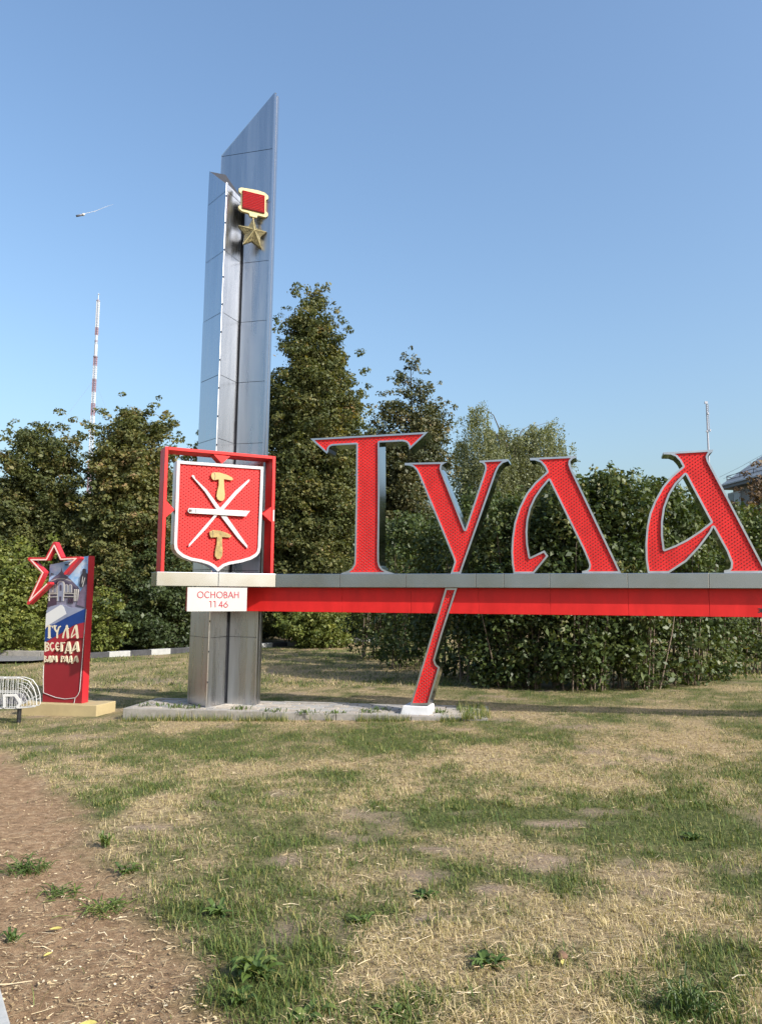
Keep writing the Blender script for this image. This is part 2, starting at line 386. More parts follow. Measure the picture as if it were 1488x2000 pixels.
gx = np.concatenate([-np.geomspace(2500, 13, 26), np.arange(-12, -5.2, 0.30), np.arange(-5.2, 5.6, 0.055), np.arange(5.6, 12, 0.30), np.geomspace(13, 2500, 26)])
gy = np.concatenate([-np.geomspace(300, 2, 12), np.arange(-1.0, 1.8, 0.25), np.arange(1.8, 8.5, 0.05), np.arange(8.5, 14, 0.11), np.arange(14, 32, 0.45), np.geomspace(33, 3500, 30)])
GX, GY = np.meshgrid(gx, gy); gx_, gy_ = GX.ravel(), GY.ravel()
gz = np.where(np.hypot(gx_, gy_) < 60, gh(gx_, gy_), 0.0 - 0.01)
nx = len(gx); ii, jj = np.meshgrid(np.arange(nx - 1), np.arange(len(gy) - 1)); k0 = (jj * nx + ii).ravel()
GF = np.stack([k0, k0 + 1, k0 + 1 + nx, k0 + nx], 1)
def ground_mat():
    m = bpy.data.materials.new('lawn_soil'); m.use_nodes = True; n = m.node_tree.nodes; l = m.node_tree.links; b = n['Principled BSDF']
    b.inputs['Roughness'].default_value = 0.95; b.inputs['Specular IOR Level'].default_value = 0.15
    geo = n.new('ShaderNodeNewGeometry')
    def nz(sc, de=6, ro=0.65):
        q = n.new('ShaderNodeTexNoise'); q.inputs['Scale'].default_value = sc; q.inputs['Detail'].default_value = de; q.inputs['Roughness'].default_value = ro; l.new(geo.outputs['Position'], q.inputs['Vector']); return q.outputs['Fac']
    def ramp(f, *st):
        r = n.new('ShaderNodeValToRGB')
        while len(r.color_ramp.elements) < len(st): r.color_ramp.elements.new(0.5)
        for e, (p, c) in zip(r.color_ramp.elements, st): e.position = p; e.color = (*c, 1)
        l.new(f, r.inputs['Fac']); return r.outputs[0]
    def mix(f, a, c):
        x = n.new('ShaderNodeMix'); x.data_type = 'RGBA'; l.new(f, x.inputs[0]); l.new(a, x.inputs[6]); l.new(c, x.inputs[7]); return x.outputs[2]
    def at(nm):
        a = n.new('ShaderNodeAttribute'); a.attribute_name = nm; return a.outputs['Fac']
    dry = ramp(nz(26), (0.34, (0.10, 0.068, 0.036)), (0.50, (0.33, 0.25, 0.14)), (0.72, (0.48, 0.38, 0.23)))
    grn = ramp(nz(34), (0.32, (0.038, 0.048, 0.016)), (0.52, (0.095, 0.110, 0.036)), (0.74, (0.20, 0.19, 0.080)))
    dirt = ramp(nz(16, 9, 0.7), (0.30, (0.15, 0.092, 0.050)), (0.50, (0.30, 0.195, 0.112)), (0.70, (0.44, 0.315, 0.19)))
    sand = ramp(nz(20, 9, 0.7), (0.30, (0.20, 0.145, 0.10)), (0.70, (0.37, 0.285, 0.205)))
    c = mix(at('green'), dry, grn); c = mix(at('bare'), c, sand); c = mix(at('path'), c, dirt); l.new(c, b.inputs['Base Color'])
    bp = n.new('ShaderNodeBump'); bp.inputs['Strength'].default_value = 0.9; bp.inputs['Distance'].default_value = 0.03
    l.new(nz(55, 9, 0.75), bp.inputs['Height']); l.new(bp.outputs[0], b.inputs['Normal'])
    return m
M_GROUND = ground_mat()
GA = {'green': green_f(gx_, gy_), 'path': path_f(gx_, gy_), 'bare': bare_f(gx_, gy_)}
tag(npmesh('ground', np.stack([gx_, gy_, gz], 1), GF, M_GROUND, None, GA, True), kind='structure')

# grass blades --------------------------------------------------------------
M_GRASS = attr_mat('grass_blade', [(0.0, (0.050, 0.088, 0.020)), (0.28, (0.110, 0.150, 0.036)), (0.5, (0.27, 0.245, 0.085)), (0.72, (0.41, 0.335, 0.165)), (1.0, (0.58, 0.48, 0.29))], 0.6, 0.25, 0.25)
def blades(n, y0, y1, xr, hscale, wscale, seed, segs=2, dens=None):
    g = np.random.default_rng(seed)
    # equal picture density: draw 1/y uniformly, then x inside the viewing wedge plus margin
    y = 1.0 / g.uniform(1 / y1, 1 / y0, n) if dens is None else g.uniform(y0, y1, n)
    x = g.uniform(-1, 1, n) * (y * xr + 0.5)
    p = path_f(x, y); ba = bare_f(x, y); gr = green_f(x, y); clump = fbm(x, y, 9, 61, 2)
    keep = g.random(n) > np.clip(p * 1.6, 0, 0.995)
    keep &= g.random(n) > ba * 0.93
    keep &= g.random(n) < 0.15 + 1.1 * clump
    keep &= ~((y > SLAB_Y0(x)) & (y < SLAB_Y1(x)) & (x > -3.75) & (x < 1.5))
    keep &= ~((np.abs(x + 4.35) < 0.62) & (np.abs(y - 11.35) < 0.45))
    x, y, gr, clump = x[keep], y[keep], gr[keep], clump[keep]; n = len(x)
    dry = g.random(n) > gr * 1.15
    h = hscale * g.gamma(3, 0.333, n) * (0.6 + 0.8 * clump) * np.where(dry, 0.95, 1.05)
    w = wscale * g.uniform(0.6, 1.3, n) * np.where(dry, 0.75, 1.1)
    az = g.uniform(0, 2 * np.pi, n); lean = np.where(dry, g.uniform(0.5, 1.5, n), g.uniform(0.3, 1.25, n))
    tint = np.where(dry, np.clip(g.normal(0.78, 0.15, n), 0.45, 1), np.clip(g.normal(0.22, 0.17, n), 0, 0.55))
    base = np.stack([x, y, gh(x, y) - 0.004], 1); dx, dy = np.cos(az), np.sin(az); side = np.stack([-dy, dx, np.zeros(n)], 1) * (w / 2)[:, None]
    def at(t):
        b = lean * t; return base + np.stack([dx * np.sin(b) * h * t, dy * np.sin(b) * h * t, np.cos(b * 0.95) * h * t], 1)
    if segs == 2:
        m = at(0.55); V = np.stack([base - side, base + side, m + side * 0.8, m - side * 0.8, at(1.0)], 1).reshape(-1, 3)
        k = np.arange(n)[:, None] * 5
        Fq = np.concatenate([k + [0, 1, 2], k + [0, 2, 3], k + [3, 2, 4]], 0); T = np.repeat(tint, 5)
    else:
        V = np.stack([base - side, base + side, at(1.0)], 1).reshape(-1, 3); Fq = np.arange(n)[:, None] * 3 + np.array([[0, 1, 2]]); T = np.repeat(tint, 3)
    return V, Fq, T
_sl = [ground(240, 1391, 0.0), ground(925, 1411, 0.0)]
def SLAB_Y0(x): return np.interp(x, [_sl[0][0], _sl[1][0]], [_sl[0][1], _sl[1][1]]) + 0.0
def SLAB_Y1(x): return SLAB_Y0(x) + 1.12
def fringe(n, seed):
    g = np.random.default_rng(seed); t = g.random(n); right = g.random(n) < .25
    x = np.where(right, _sl[1][0] + .12 + g.uniform(-.25, .12, n), _sl[0][0] + (_sl[1][0] - _sl[0][0]) * t); y = np.where(right, _sl[1][1] + g.uniform(-.05, 1.1, n), SLAB_Y0(x) - np.abs(g.normal(0, .07, n)) - .01)
    k = fbm(x, y, 4, 91, 2) + np.where(right, .12, 0) > .40; x, y = x[k], y[k]; n = len(x); az = g.uniform(0, 6.28, n); h = .085 * g.gamma(4, .25, n); w = .006 * g.uniform(.6, 1.4, n); ln = g.uniform(.1, .8, n); z = gh(x, y) + np.where(x > _sl[1][0] - .15, .03, 0)
    B = np.stack([x, y, z - .004], 1); sd = np.stack([-np.sin(az), np.cos(az), 0 * az], 1) * (w / 2)[:, None]; T_ = B + np.stack([np.cos(az) * np.sin(ln) * h, np.sin(az) * np.sin(ln) * h, np.cos(ln) * h], 1)
    return np.stack([B - sd, B + sd, T_], 1).reshape(-1, 3), np.arange(n)[:, None] * 3 + np.array([[0, 1, 2]]), np.repeat(np.clip(g.normal(.30, .2, n), 0, 1), 3)
parts = [fringe(5000, 9), blades(290000, 1.9, 6.0, 0.56, 0.031, 0.0042, 1, 2), blades(290000, 6.0, 14.0, 0.56, 0.030, 0.0064, 2, 1), blades(90000, 14.0, 27.0, 0.58, 0.05, 0.016, 3, 1)]
off = 0; VV, FF, TT = [], [], []
for V, Fq, T in parts: VV.append(V); FF.append(Fq + off); TT.append(T); off += len(V)
tag(npmesh('grass', np.concatenate(VV), np.concatenate(FF), M_GRASS, None, {'tint': np.concatenate(TT)}), 'short sunburnt lawn grass, straw-coloured with green patches', 'grass', kind='stuff')

# ================================================================== PAVED SLAB under the sign
SZ = 0.05
_a = (_sl[1] - _sl[0])[:2]; SLANG = math.atan2(_a[1], _a[0]); SLEN = float(np.hypot(*_a)) + 0.18
PSL = Plane(_sl[0][:2], SLANG)
slab = tag(empty('paved_slab', PSL.W(SLEN / 2, 0, 0)), kind='structure')
MB().pbox(PSL, 0.10, SLEN - 0.1, -0.10, SZ - 0.02, -1.02, -0.10).build('bedding', mat('joint_soil', (.06, .05, .035), .95), slab)
for k in range(5):                                                     # kerb stones round the slab
    u0, u1 = SLEN * k / 5 + 0.004, SLEN * (k + 1) / 5 - 0.004
    MB().pbox(PSL, u0, u1, -0.22, SZ + 0.004 + 0.006 * (k % 2), -0.08, 0.0).build('kerb_stone', M_CONC, slab, bevel=0.006)
    MB().pbox(PSL, u0, u1, -0.22, SZ + 0.004 + 0.006 * ((k + 1) % 2), -1.08, -1.0).build('kerb_stone', M_CONC, slab, bevel=0.006)
for u0 in (0.0, SLEN - 0.08):
    MB().pbox(PSL, u0, u0 + 0.08, -0.22, SZ + 0.002, -0.996, -0.084).build('kerb_stone', M_CONC, slab, bevel=0.006)
row = 0; pv = random.Random(3); d = -0.086
while d > -0.99:                                                       # pavers, each its own stone
    u = 0.085 + (0.105 if row % 2 else 0.0) - 0.02
    while u < SLEN - 0.09:
        u1 = min(u + 0.205, SLEN - 0.086); ua = max(u, 0.086)
        if u1 - ua > 0.03:
            h = SZ + pv.uniform(-0.006, 0.004); t = pv.uniform(-0.003, 0.003)
            b = MB(); d1 = max(d - 0.147, -0.994)
            b.hexa([PSL.W(ua + .004, 0.0, d), PSL.W(u1 - .004, 0.0, d), PSL.W(u1 - .004, 0.0, d1), PSL.W(ua + .004, 0.0, d1)],
                   [PSL.W(ua + .009, h + t, d - .005), PSL.W(u1 - .009, h - t, d - .005), PSL.W(u1 - .009, h - t, d1 + .005), PSL.W(ua + .009, h + t, d1 + .005)])
            b.build('paver', M_PAVER if pv.random() < 0.65 else M_PAVER2, slab)
        u += 0.21
    row += 1; d -= 0.152

# ================================================================== PLANES OF THE SIGN
AR, AL = R(-15.9), R(26.5)
PL = Plane(ground(810, 1378, 0.16)[:2], AR)            # front of the big letters
PS = PL.off(0.058)                                      # front of the silver beam, right wing
PR = PL.off(-0.050)                                     # front of the red beam
_c = PS.uv(539, 1133)                                  # inner corner where the two wings meet
CORNER = PS.W(_c[0], 0)[:2]
PLW = Plane(CORNER, AL)                                # front of the silver beam, left wing
ZT, ZB = PS.uv(1000, 1120)[1], PS.uv(1000, 1148)[1]    # silver beam top / bottom
ZR = PR.uv(1000, 1200)[1]                              # red beam bottom

# ------------------------------------------------------------------ stele
stele_base = ground(404, 1381, SZ)
stele = thing('steel_stele', 'tall angular steel stele with slanted top rising behind the red frame', 'stele', (stele_base[0], stele_base[1] + 0.3, SZ))
def dirY(px, py, Y): P = atY(px, py, Y); return np.array(P[:2])
N_ = dirY(404, 1381, 10.90); L_ = dirY(365.5, 1375, 11.37); V_ = dirY(440.5, 1375, 11.34); G_ = dirY(500.0, 1375, 11.21)
tdir = (G_ - V_) / np.linalg.norm(G_ - V_); rot_out = np.array([tdir[1], -tdir[0]])
AT = math.atan2(tdir[1], tdir[0]); PT = Plane(V_, AT)               # front of the tall plate
uG = PT.uv(500.0, 1375)[0]; uTL = PT.uv(424.0, 303)[0]
zTR = PT.uv(533, 179)[1]; zTL = PT.uv(424, 303)[1]
def facep(A, B): return Plane(A, math.atan2(B[1] - A[1], B[0] - A[0])), float(np.hypot(*(B - A)))
PF1, w1 = facep(L_, N_); PF2, w2 = facep(N_, V_)
zL = atY(411.5, 335, L_[1])[2]; zN = atY(446, 358, N_[1])[2]; zV = atY(470, 392, V_[1])[2]
seams = [SZ] + sorted([atY(x, y, N_[1])[2] for x, y in [(414, 1246), (422, 1112), (428, 984), (433, 855), (436.5, 731), (440, 609), (443, 489), (445.5, 372)]])
# cores
def core(pts, tops, name):
    n = len(pts); b = MB(); b.add([(p[0], p[1], SZ) for p in pts] + [(p[0], p[1], t) for p, t in zip(pts, tops)], [tuple(range(n - 1, -1, -1)), tuple(range(n, 2 * n))] + [(i, (i + 1) % n, n + (i + 1) % n, n + i) for i in range(n)])
    return b.build(name, M_DARK, stele)
e = 0.012
Bk = L_ + (V_ - L_) * 0.5 + np.array([0.05, 0.10])
cen = (N_ + L_ + V_) / 3
sh = lambda p: p + (cen - p) / np.linalg.norm(cen - p) * e * 1.6
core([sh(L_), sh(N_), sh(V_), Bk], [zL - .01, zN - .01, zV - .01, zL - .02], 'wedge_core')
prr = random.Random(19)
def panel(pl, u0, u1, z0, z1a, z1b, d0, d1, name='panel', m=M_STELE):
    j = (lambda: prr.uniform(-.0025, .0025)) if name == 'panel' else (lambda: 0.0)
    b = MB(); b.hexa([pl.W(u0, z0, d1 + j()), pl.W(u1, z0, d1 + j()), pl.W(u1, z0, d0), pl.W(u0, z0, d0)], [pl.W(u0, z1a, d1 + j()), pl.W(u1, z1b, d1 + j()), pl.W(u1, z1b, d0), pl.W(u0, z1a, d0)])
    return b.build(name, m, stele)
def facepanels(pl, w, za, zb, u0=0.0, d0=-0.012, d1=0.0):
    zs = seams + [99]
    for k in range(len(zs) - 1):
        z0 = zs[k] + 0.004; z1 = zs[k + 1] - 0.004
        ta, tb = min(z1, za), min(z1, zb)
        if max(ta, tb) - z0 < 0.05 or min(ta, tb) < z0 + 0.01: continue
        if k + 2 < len(zs) and min(za, zb) < zs[k + 2] and zs[k + 1] < max(za, zb): pass
        panel(pl, u0 + .004, w - .004, z0, ta, tb, d0, d1)
facepanels(PF1, w1 - 0.02, zL, zN)
facepanels(PF2, w2, zN, zV, u0=0.02)
# tall plate: core box, front panels, bright edge trims
TH = 0.14
core([np.array(PT.W(uTL + .01, 0, -e)[:2]), np.array(PT.W(uG - .01, 0, -e)[:2]), np.array(PT.W(uG - .01, 0, -TH)[:2]), np.array(PT.W(uTL + .01, 0, -TH)[:2])], [zTL - .02, zTR - .02, zTR - .02, zTL - .02], 'plate_core')
seamT = seams + [PT.uv(478, 297)[1]]
zs = seamT + [99]
for k in range(len(zs) - 1):
    z0, z1 = zs[k] + .004, zs[k + 1] - .004
    u0 = 0.030 if zs[k + 1] < zV + 0.2 else uTL
    if k == len(zs) - 2:                                                 # the slanted top panel
        panel(PT, uTL, uG - .02, z0, max(zTL, z0 + 0.01), zTR, -e, 0.0)
    else:
        panel(PT, u0, uG - .02, z0, z1, z1, -e, 0.0)
        if u0 > 0: panel(PT, uTL, 0.028, z0, z1, z1, -e - .02, -e - .004, 'reflection_strip', M_DARK)  # dark reflection in the tall plate, built as a near-black strip
panel(PT, uTL, uG, SZ, zTL, zTR, -TH - .004, -TH + .0, 'back_sheet')
for du, dz, nm in ((-0.020, 0, 'edge_trim'),):                           # right edge: two bright lips with a dark groove
    panel(PT, uG - .018, uG, SZ, zTR - .02, zTR, -0.03, 0.012, 'edge_trim', M_TRIM)
    panel(PT, uG - .018, uG - .006, SZ, zTR - .02, zTR, -0.075, -0.032, 'edge_groove', M_STELE)
    panel(PT, uG - .018, uG, SZ, zTR - .02, zTR, -TH, -0.077, 'edge_trim', M_TRIM)
b = MB(); b.tube([PT.W(uTL, zTL + .004, -.02), PT.W(uG, zTR + .004, -.02)], .012, 5); b.tube([PT.W(uTL, zTL, -.1), PT.W(uG, zTR, -.1)], .012, 5); b.build('top_capping', M_STELE, stele)
panel(PT, uTL - .006, uTL, SZ + 2, zTL, zTL, -TH, 0.0, 'edge_trim', M_TRIM)
# nose trim: two lips and a riveted strip between
nd = (N_ - cen) / np.linalg.norm(N_ - cen)
for s_, (pl_, ua, ub) in (('edge_trim', (PF1, w1 - .013, w1 + .002)), ('edge_trim', (PF2, -.002, .013))):
    panel(pl_, ua, ub, SZ, zN + .01, zN + .01, -.012, .012, s_, M_TRIM)
b = MB()
for z in np.arange(SZ + 0.35, zN - .1, 0.42):
    P = np.array([N_[0], N_[1], z]) + np.array([nd[0], nd[1], 0]) * 0.010; b.box(P[0] - .006, P[0] + .006, P[1] - .010, P[1] + .004, z - .012, z + .012)
tag(b.build('rivets', M_DARK, stele), kind='stuff')
stele.rotation_euler[1] = R(0.52)                       # the stele stands very slightly off plumb

# ------------------------------------------------------------------ medal on the stele
PM = Plane(PT.W(PT.uv(495, 400)[0], 0, 0.17)[:2], R(22))
medal = thing('hero_medal', 'gold and red medal with a five-pointed star fixed high on the stele', 'medal', PM.W(0, PM.uv(495, 450)[1], 0))
zm = lambda pts: PM.uvs([(440 + x / 13.33, 350 + y / 13.33) for x, y in pts])
gold = zm([(360, 240), (420, 215), (640, 250), (860, 290), (1030, 350), (1110, 420), (1130, 470), (1110, 520), (1060, 540), (1050, 830), (1110, 880), (1115, 950), (1060, 990), (850, 940), (830, 1000), (650, 960), (620, 880), (440, 830), (370, 770), (345, 710), (380, 680), (415, 690), (425, 380), (360, 310)])
plate(MB(), PM, gold, [], -0.05, 0.0).build('gold_plate', M_GOLD2, medal)
rb = zm([(450, 300), (1025, 440), (1020, 900), (445, 760)])
M_RIB = mat('ribbon_red', (0.66, 0.05, 0.06), 0.7, spec=0.15)
rib = plate(MB(), PM, rb, [], 0.001, 0.020).build('ribbon', mat('ribbon_groove_shade', (0.16, 0.010, 0.014), 0.7, spec=0.15), medal)  # groove shade put into this darker red; the ribs are coloured lighter
b = MB(); nrib = 11
for k in range(nrib):                                                  # moulded ribs across the ribbon
    a0, a1 = (k + .18) / nrib, (k + .72) / nrib
    q = [rb[0] + (rb[3] - rb[0]) * a0, rb[1] + (rb[2] - rb[1]) * a0, rb[1] + (rb[2] - rb[1]) * a1, rb[0] + (rb[3] - rb[0]) * a1]
    q = [p * 0.985 + rb.mean(0) * 0.015 for p in q]
    b.add([PM.W(*q[0], .021), PM.W(*q[1], .021), PM.W(*q[2], .021), PM.W(*q[3], .021), PM.W(*(q[0] * .5 + q[3] * .5), .031), PM.W(*(q[1] * .5 + q[2] * .5), .031)], [(0, 4, 5, 1), (3, 2, 5, 4), (0, 3, 4), (1, 5, 2)])
tag(b.build('ribbon_ribs', M_RIB, rib), kind='stuff')
st = zm([(730, 1020), (830, 1280), (1080, 1375), (915, 1500), (940, 1790), (700, 1610), (470, 1690), (520, 1430), (345, 1205), (610, 1220)]); sc = zm([(735, 1370)])[0]
b = MB(); b.add([PM.W(*p, 0.0) for p in st] + [PM.W(*p, -.05) for p in st] + [PM.W(*sc, .075)], [(10 + i, 10 + (i + 1) % 10, (i + 1) % 10, i) for i in range(10)] + [((i + 1) % 10, i, 20)[::-1] for i in range(10)])
star = b.build('star', M_STAR, medal)
b = MB()
for i in range(0, 10, 2): b.tube([PM.W(*(st[i] * .98 + sc * .02), .002), PM.W(*sc, .076)], .004, 4)
b.build('star_ridges', M_GOLD2, star)
MB().tube([PM.W(*zm([(735, 985)])[0], -.02), PM.W(*zm([(733, 1090)])[0], -.02)], .012, 6).build('hanger', M_GOLD, medal)
MB().tube([PM.W(*zm([(735, 600)])[0], -.04), PM.W(*zm([(735, 600)])[0], -.16)], .03, 8).build('bracket', M_DARK, medal)

# ------------------------------------------------------------------ beam: silver cladding over a red beam
beam = thing('sign_beam', 'long silver and red beam carrying the emblem and the big red letters', 'beam', PL.W(0, ZR, 0))
uend = PS.uv(1488, 1133)[0] + 4.2
cuts = [_c[0]] + [PS.uv(x, 1133)[0] for x in (664, 793, 929, 984, 1073, 1225, 1384)] + [uend - 3.1, uend - 2.1, uend - 1.0, uend]
MB().pbox(PS, cuts[0] + .02, uend - .01, ZB + .006, ZT - .006, -.40, -.006).build('silver_core', M_DARK, beam)
for a, c in zip(cuts[:-1], cuts[1:]):
    MB().pbox(PS, a + .002, c - .002, ZB, ZT, -.41, 0.0).build('silver_panel', M_ALU, beam, bevel=0.004)
ul = PLW.uv(306, 1131)[0]; um = PLW.uv(427, 1131)[0]
MB().pbox(PLW, ul + .01, -.03, ZB + .006, ZT - .006, -.38, -.006).build('silver_core', M_DARK, beam)
for a, c in ((ul, um), (um, 0.0)):
    MB().pbox(PLW, a + .002, c - .002, ZB + .001, ZT + .001, -.39, 0.0).build('silver_panel', M_ALU, beam, bevel=0.004)
MB().pbox(PS, uend - .6, uend - .4, -.1, ZB - .01, -.34, -.14).build('support_post', M_MIRROR, beam)
rcuts = [PR.uv(412, 1180)[0], PR.uv(668, 1180)[0]] + [PR.uv(x, 1180)[0] for x in (802, 934, 1074, 1226, 1384)] + [PR.uv(1488, 1180)[0] + q for q in (1.1, 2.1, 3.2, 4.2)]
for a, c in zip(rcuts[:-1], rcuts[1:]):
    MB().pbox(PR, a + .0015, c - .0015, ZR, ZB - .004, -.25, 0.0).build('red_panel', M_RED, beam, bevel=0.004)
MB().pbox(PR, rcuts[0] + .02, rcuts[-1] - .02, ZR + .01, ZB - .01, -.24, -.008).build('red_core', M_RED, beam)
# the small dark lettering at the far right of the red beam
zq = lambda pts: [tuple(PR.uv(1440 + x / 31.0, 1160 + y / 31.0)) for x, y in pts]
for stv in ([(zq([(1250, 900), (1320, 890), (1390, 940), (1400, 1000), (1390, 1060), (1320, 1110), (1250, 1100)]), .006, .006), (zq([(1290, 1000), (1390, 1000)]), .005, .005)],
            [(zq([(1470, 900), (1470, 1110)]), .006, .006), (zq([(1470, 900), (1590, 920), (1600, 980), (1470, 1000), (1610, 1030), (1610, 1090), (1470, 1110)]), .006, .006)],
            [(zq([(1690, 1110), (1690, 900), (1800, 900), (1800, 1110)]), .006, .006)]):
    stroke_plate(MB(), PR, stv, .001, .003, .002, .0006).build('small_letter', M_BLACK, beam)

# ------------------------------------------------------------------ plaque under the left wing
PQ = PLW.off(-0.015)
plq = thing('founding_plaque', 'white plaque with red writing hanging under the silver beam by the stele', 'plaque', PQ.W(PQ.uv(424, 1190)[0], PQ.uv(424, 1193)[1], 0))
q4 = PQ.uvs([(367.5, 1147), (482.5, 1146.5), (482.5, 1193.2), (367, 1193.5)]); qu0, qu1, qz0, qz1 = q4[:, 0].min(), q4[1, 0], q4[3, 1], min(q4[0, 1], ZB - .008)
MB().pbox(PQ, qu0, qu1, qz0, qz1, -.10, -.004).build('red_box', M_BOARDSIDE, plq)
MB().pbox(PQ, qu0 - .004, qu1 + .004, qz0 - .004, qz1 + .002, -.004, 0.0).build('white_face', M_PLAQUE, plq)
for f_ in (.12, .37, .66, .92): MB().pbox(PQ, qu0 + (qu1 - qu0) * f_ - .012, qu0 + (qu1 - qu0) * f_ + .012, qz1 + .003, ZB + .003, -.03, -.006).build('clip', M_DARK, plq)
ZQ = lambda x, y: tuple(PQ.uv(340 + x / 7.405, 1130 + y / 7.405))
def glyph(ch, x0, x1, y0, y1):
    """thin geometric capitals in zoomed-photo coordinates"""
    cx, cy, w, h = (x0 + x1) / 2, (y0 + y1) / 2, (x1 - x0) / 2, (y1 - y0) / 2
    L = lambda *p: [(x0 + a * (x1 - x0), y1 - c * (y1 - y0)) for a, c in p]
    if ch == 'О': g = [arc(cx, cy, w, h, 0, 360, 28)]
    elif ch == 'С': g = [arc(cx, cy, w, h, 48, 312, 24)]
    elif ch == 'Н': g = [L((0, 0), (0, 1)), L((1, 0), (1, 1)), L((0, .53), (1, .53))]
    elif ch == 'В': g = [L((0, 0), (0, 1)), L((0, 1), (.35, 1)) + [(x0 + (x1 - x0) * (.42 + .38 * math.cos(R(t))), y1 - (y1 - y0) * (.765 + .235 * math.sin(R(t)))) for t in range(80, -91, -17)] + L((0, .53)), L((.3, .53)) + [(x0 + (x1 - x0) * (.5 + .48 * math.cos(R(t))), y1 - (y1 - y0) * (.265 + .265 * math.sin(R(t)))) for t in range(85, -91, -17)] + L((0, 0))]
    elif ch == 'А': g = [L((0, 0), (.5, 1), (1, 0)), L((.2, .33), (.8, .33))]
    elif ch == '1': g = [L((.1, .97), (.75, 1), (.75, 0))]
    elif ch == '4': g = [L((.72, 0), (.72, 1), (.05, .27), (1, .27))]
    elif ch == '6': g = [arc(cx, y1 - (y1 - y0) * .32, w, (y1 - y0) * .32, 0, 360, 22), L((.03, .42), (.75, 1))]
    return g
for ch, a, c, y0, y1 in (('О', 342, 425, 190, 278), ('С', 448, 520, 190, 278), ('Н', 537, 592, 192, 278), ('О', 620, 704, 192, 279), ('В', 728, 772, 193, 279), ('А', 786, 856, 192, 280), ('Н', 876, 932, 193, 280),
                         ('1', 512, 546, 330, 412), ('1', 572, 606, 330, 412), ('4', 648, 706, 332, 414), ('6', 722, 776, 334, 416)):
    stv = [([ZQ(*p) for p in g], .0052, .0052) for g in glyph(ch, a, c, y0, y1)]
    stroke_plate(MB(), PQ, stv, .0005, .004, .0022, .0006).build('letter', M_PLTXT, plq)

# ------------------------------------------------------------------ big letters
def studs(pl, loops, d, m, parent, dx=.0317, dy=.0445, r=.0082, margin=.012):
    allp = np.concatenate(loops); x0, y0 = allp.min(0); x1, y1 = allp.max(0); pts = []
    for i, u in enumerate(np.arange(x0, x1, dx)):
        for z in np.arange(y0 + (dy / 2 if i % 2 else 0), y1, dy): pts.append((u, z))
    pts = np.array(pts); pts = pts[sdf(pts, loops) > margin]
    V = []; Fq = []
    for k, (u, z) in enumerate(pts):
        b = len(V)
        for a in range(6): V.append(pl.W(u + r * math.cos(a * math.pi / 3), z + r * math.sin(a * math.pi / 3), d))
        V.append(pl.W(u, z - r * .15, d + .009))
        Fq += [(b + a, b + (a + 1) % 6, b + 6) for a in range(6)]
    o = mesh('light_studs', V, Fq, m, parent); tag(o, kind='stuff'); return o
def big_letter(name, label, outline, holes=(), thick=0.33, pl=PL, rim=.024, rec=.017, root=None, snap=True):
    lp = [pl.uvs(outline)] + [pl.uvs(h) for h in holes]
    if snap: lp[0][:, 1] = np.where(lp[0][:, 1] < ZT + .012, ZT + .002, lp[0][:, 1])
    if root is None: root = thing(name, label, 'letter', pl.W(lp[0][:, 0].mean(), lp[0][:, 1].min(), -thick / 2), 'big red letters on the beam')
    bb = (*lp[0].min(0), *lp[0].max(0))
    inner = contours(lambda P: sdf(P, lp), bb, .006, rim, .0012)
    inn = nest(inner)
    # body: sides and back
    o = lp[0] if area(lp[0]) > 0 else lp[0][::-1]; hs = [h if area(h) < 0 else h[::-1] for h in lp[1:]]
    plate(MB(), pl, o, hs, -thick, -.004, front=False).build('side_shell', M_MIRROR, root)
    # rim: front ring + inner wall
    ls = [o] + hs + inner; allp = np.concatenate(ls); n = len(allp); b = MB(); f = []
    for t in fill(ls):
        p, q, r_ = (allp[i] for i in t); s = (q[0] - p[0]) * (r_[1] - p[1]) - (q[1] - p[1]) * (r_[0] - p[0])
        f.append(tuple(t) if s > 0 else tuple(t[::-1]))
    k = 0
    for idx, l in enumerate(ls):
        m = len(l); dd = n
        for i in range(m): a, c = k + i, k + (i + 1) % m; f.append((a, a + dd, c + dd, c) if idx <= len(hs) else (a, c, c + dd, a + dd))
        k += m
    nouter = len(o) + sum(len(h) for h in hs)
    b.add([pl.W(u, z, 0.0) for u, z in allp] + [pl.W(u, z, -.006 if i < nouter else -rec - .01) for i, (u, z) in enumerate(allp)], f)
    b.build('rim', M_RIM, root)
    b = MB()
    for oo, hh in inn: plate(b, pl, oo, hh, -rec - .006, -rec, back=False)
    face = b.build('face', M_REDFACE, root)
    studs(pl, inner, -rec, M_STUD, face)
    return root
zf = lambda x0, y0, s, pts: [(x0 + x / s, y0 + y / s) for x, y in pts]
BY = 1119.6
T_OUT = [(606.1, 856.6), (835.9, 843.6), (799.2, 878.1), (798.3, 871), (795.7, 865.8), (792.2, 863.2), (785.2, 861.8), (740.7, 864.1), (741.1, 970), (740.7, 1017), (739.8, 1073.5), (740, 1097), (741.8, 1104.5), (746.5, 1111.1), (757.8, 1116.2), (771, BY - .4), (771, BY),
         (666.6, BY), (666.6, BY - .4), (677.5, 1115.8), (686.3, 1110.2), (691.5, 1101.7), (692.5, 1087.6), (693.9, 1026.4), (695, 970), (695.8, 867.6), (648.9, 870.2), (644.6, 871.9), (641.9, 875.4), (641, 882.4), (638.4, 886.3)]
big_letter('letter_t', 'red T-shaped letter with broad serifs, leftmost of the big letters on the beam', T_OUT)
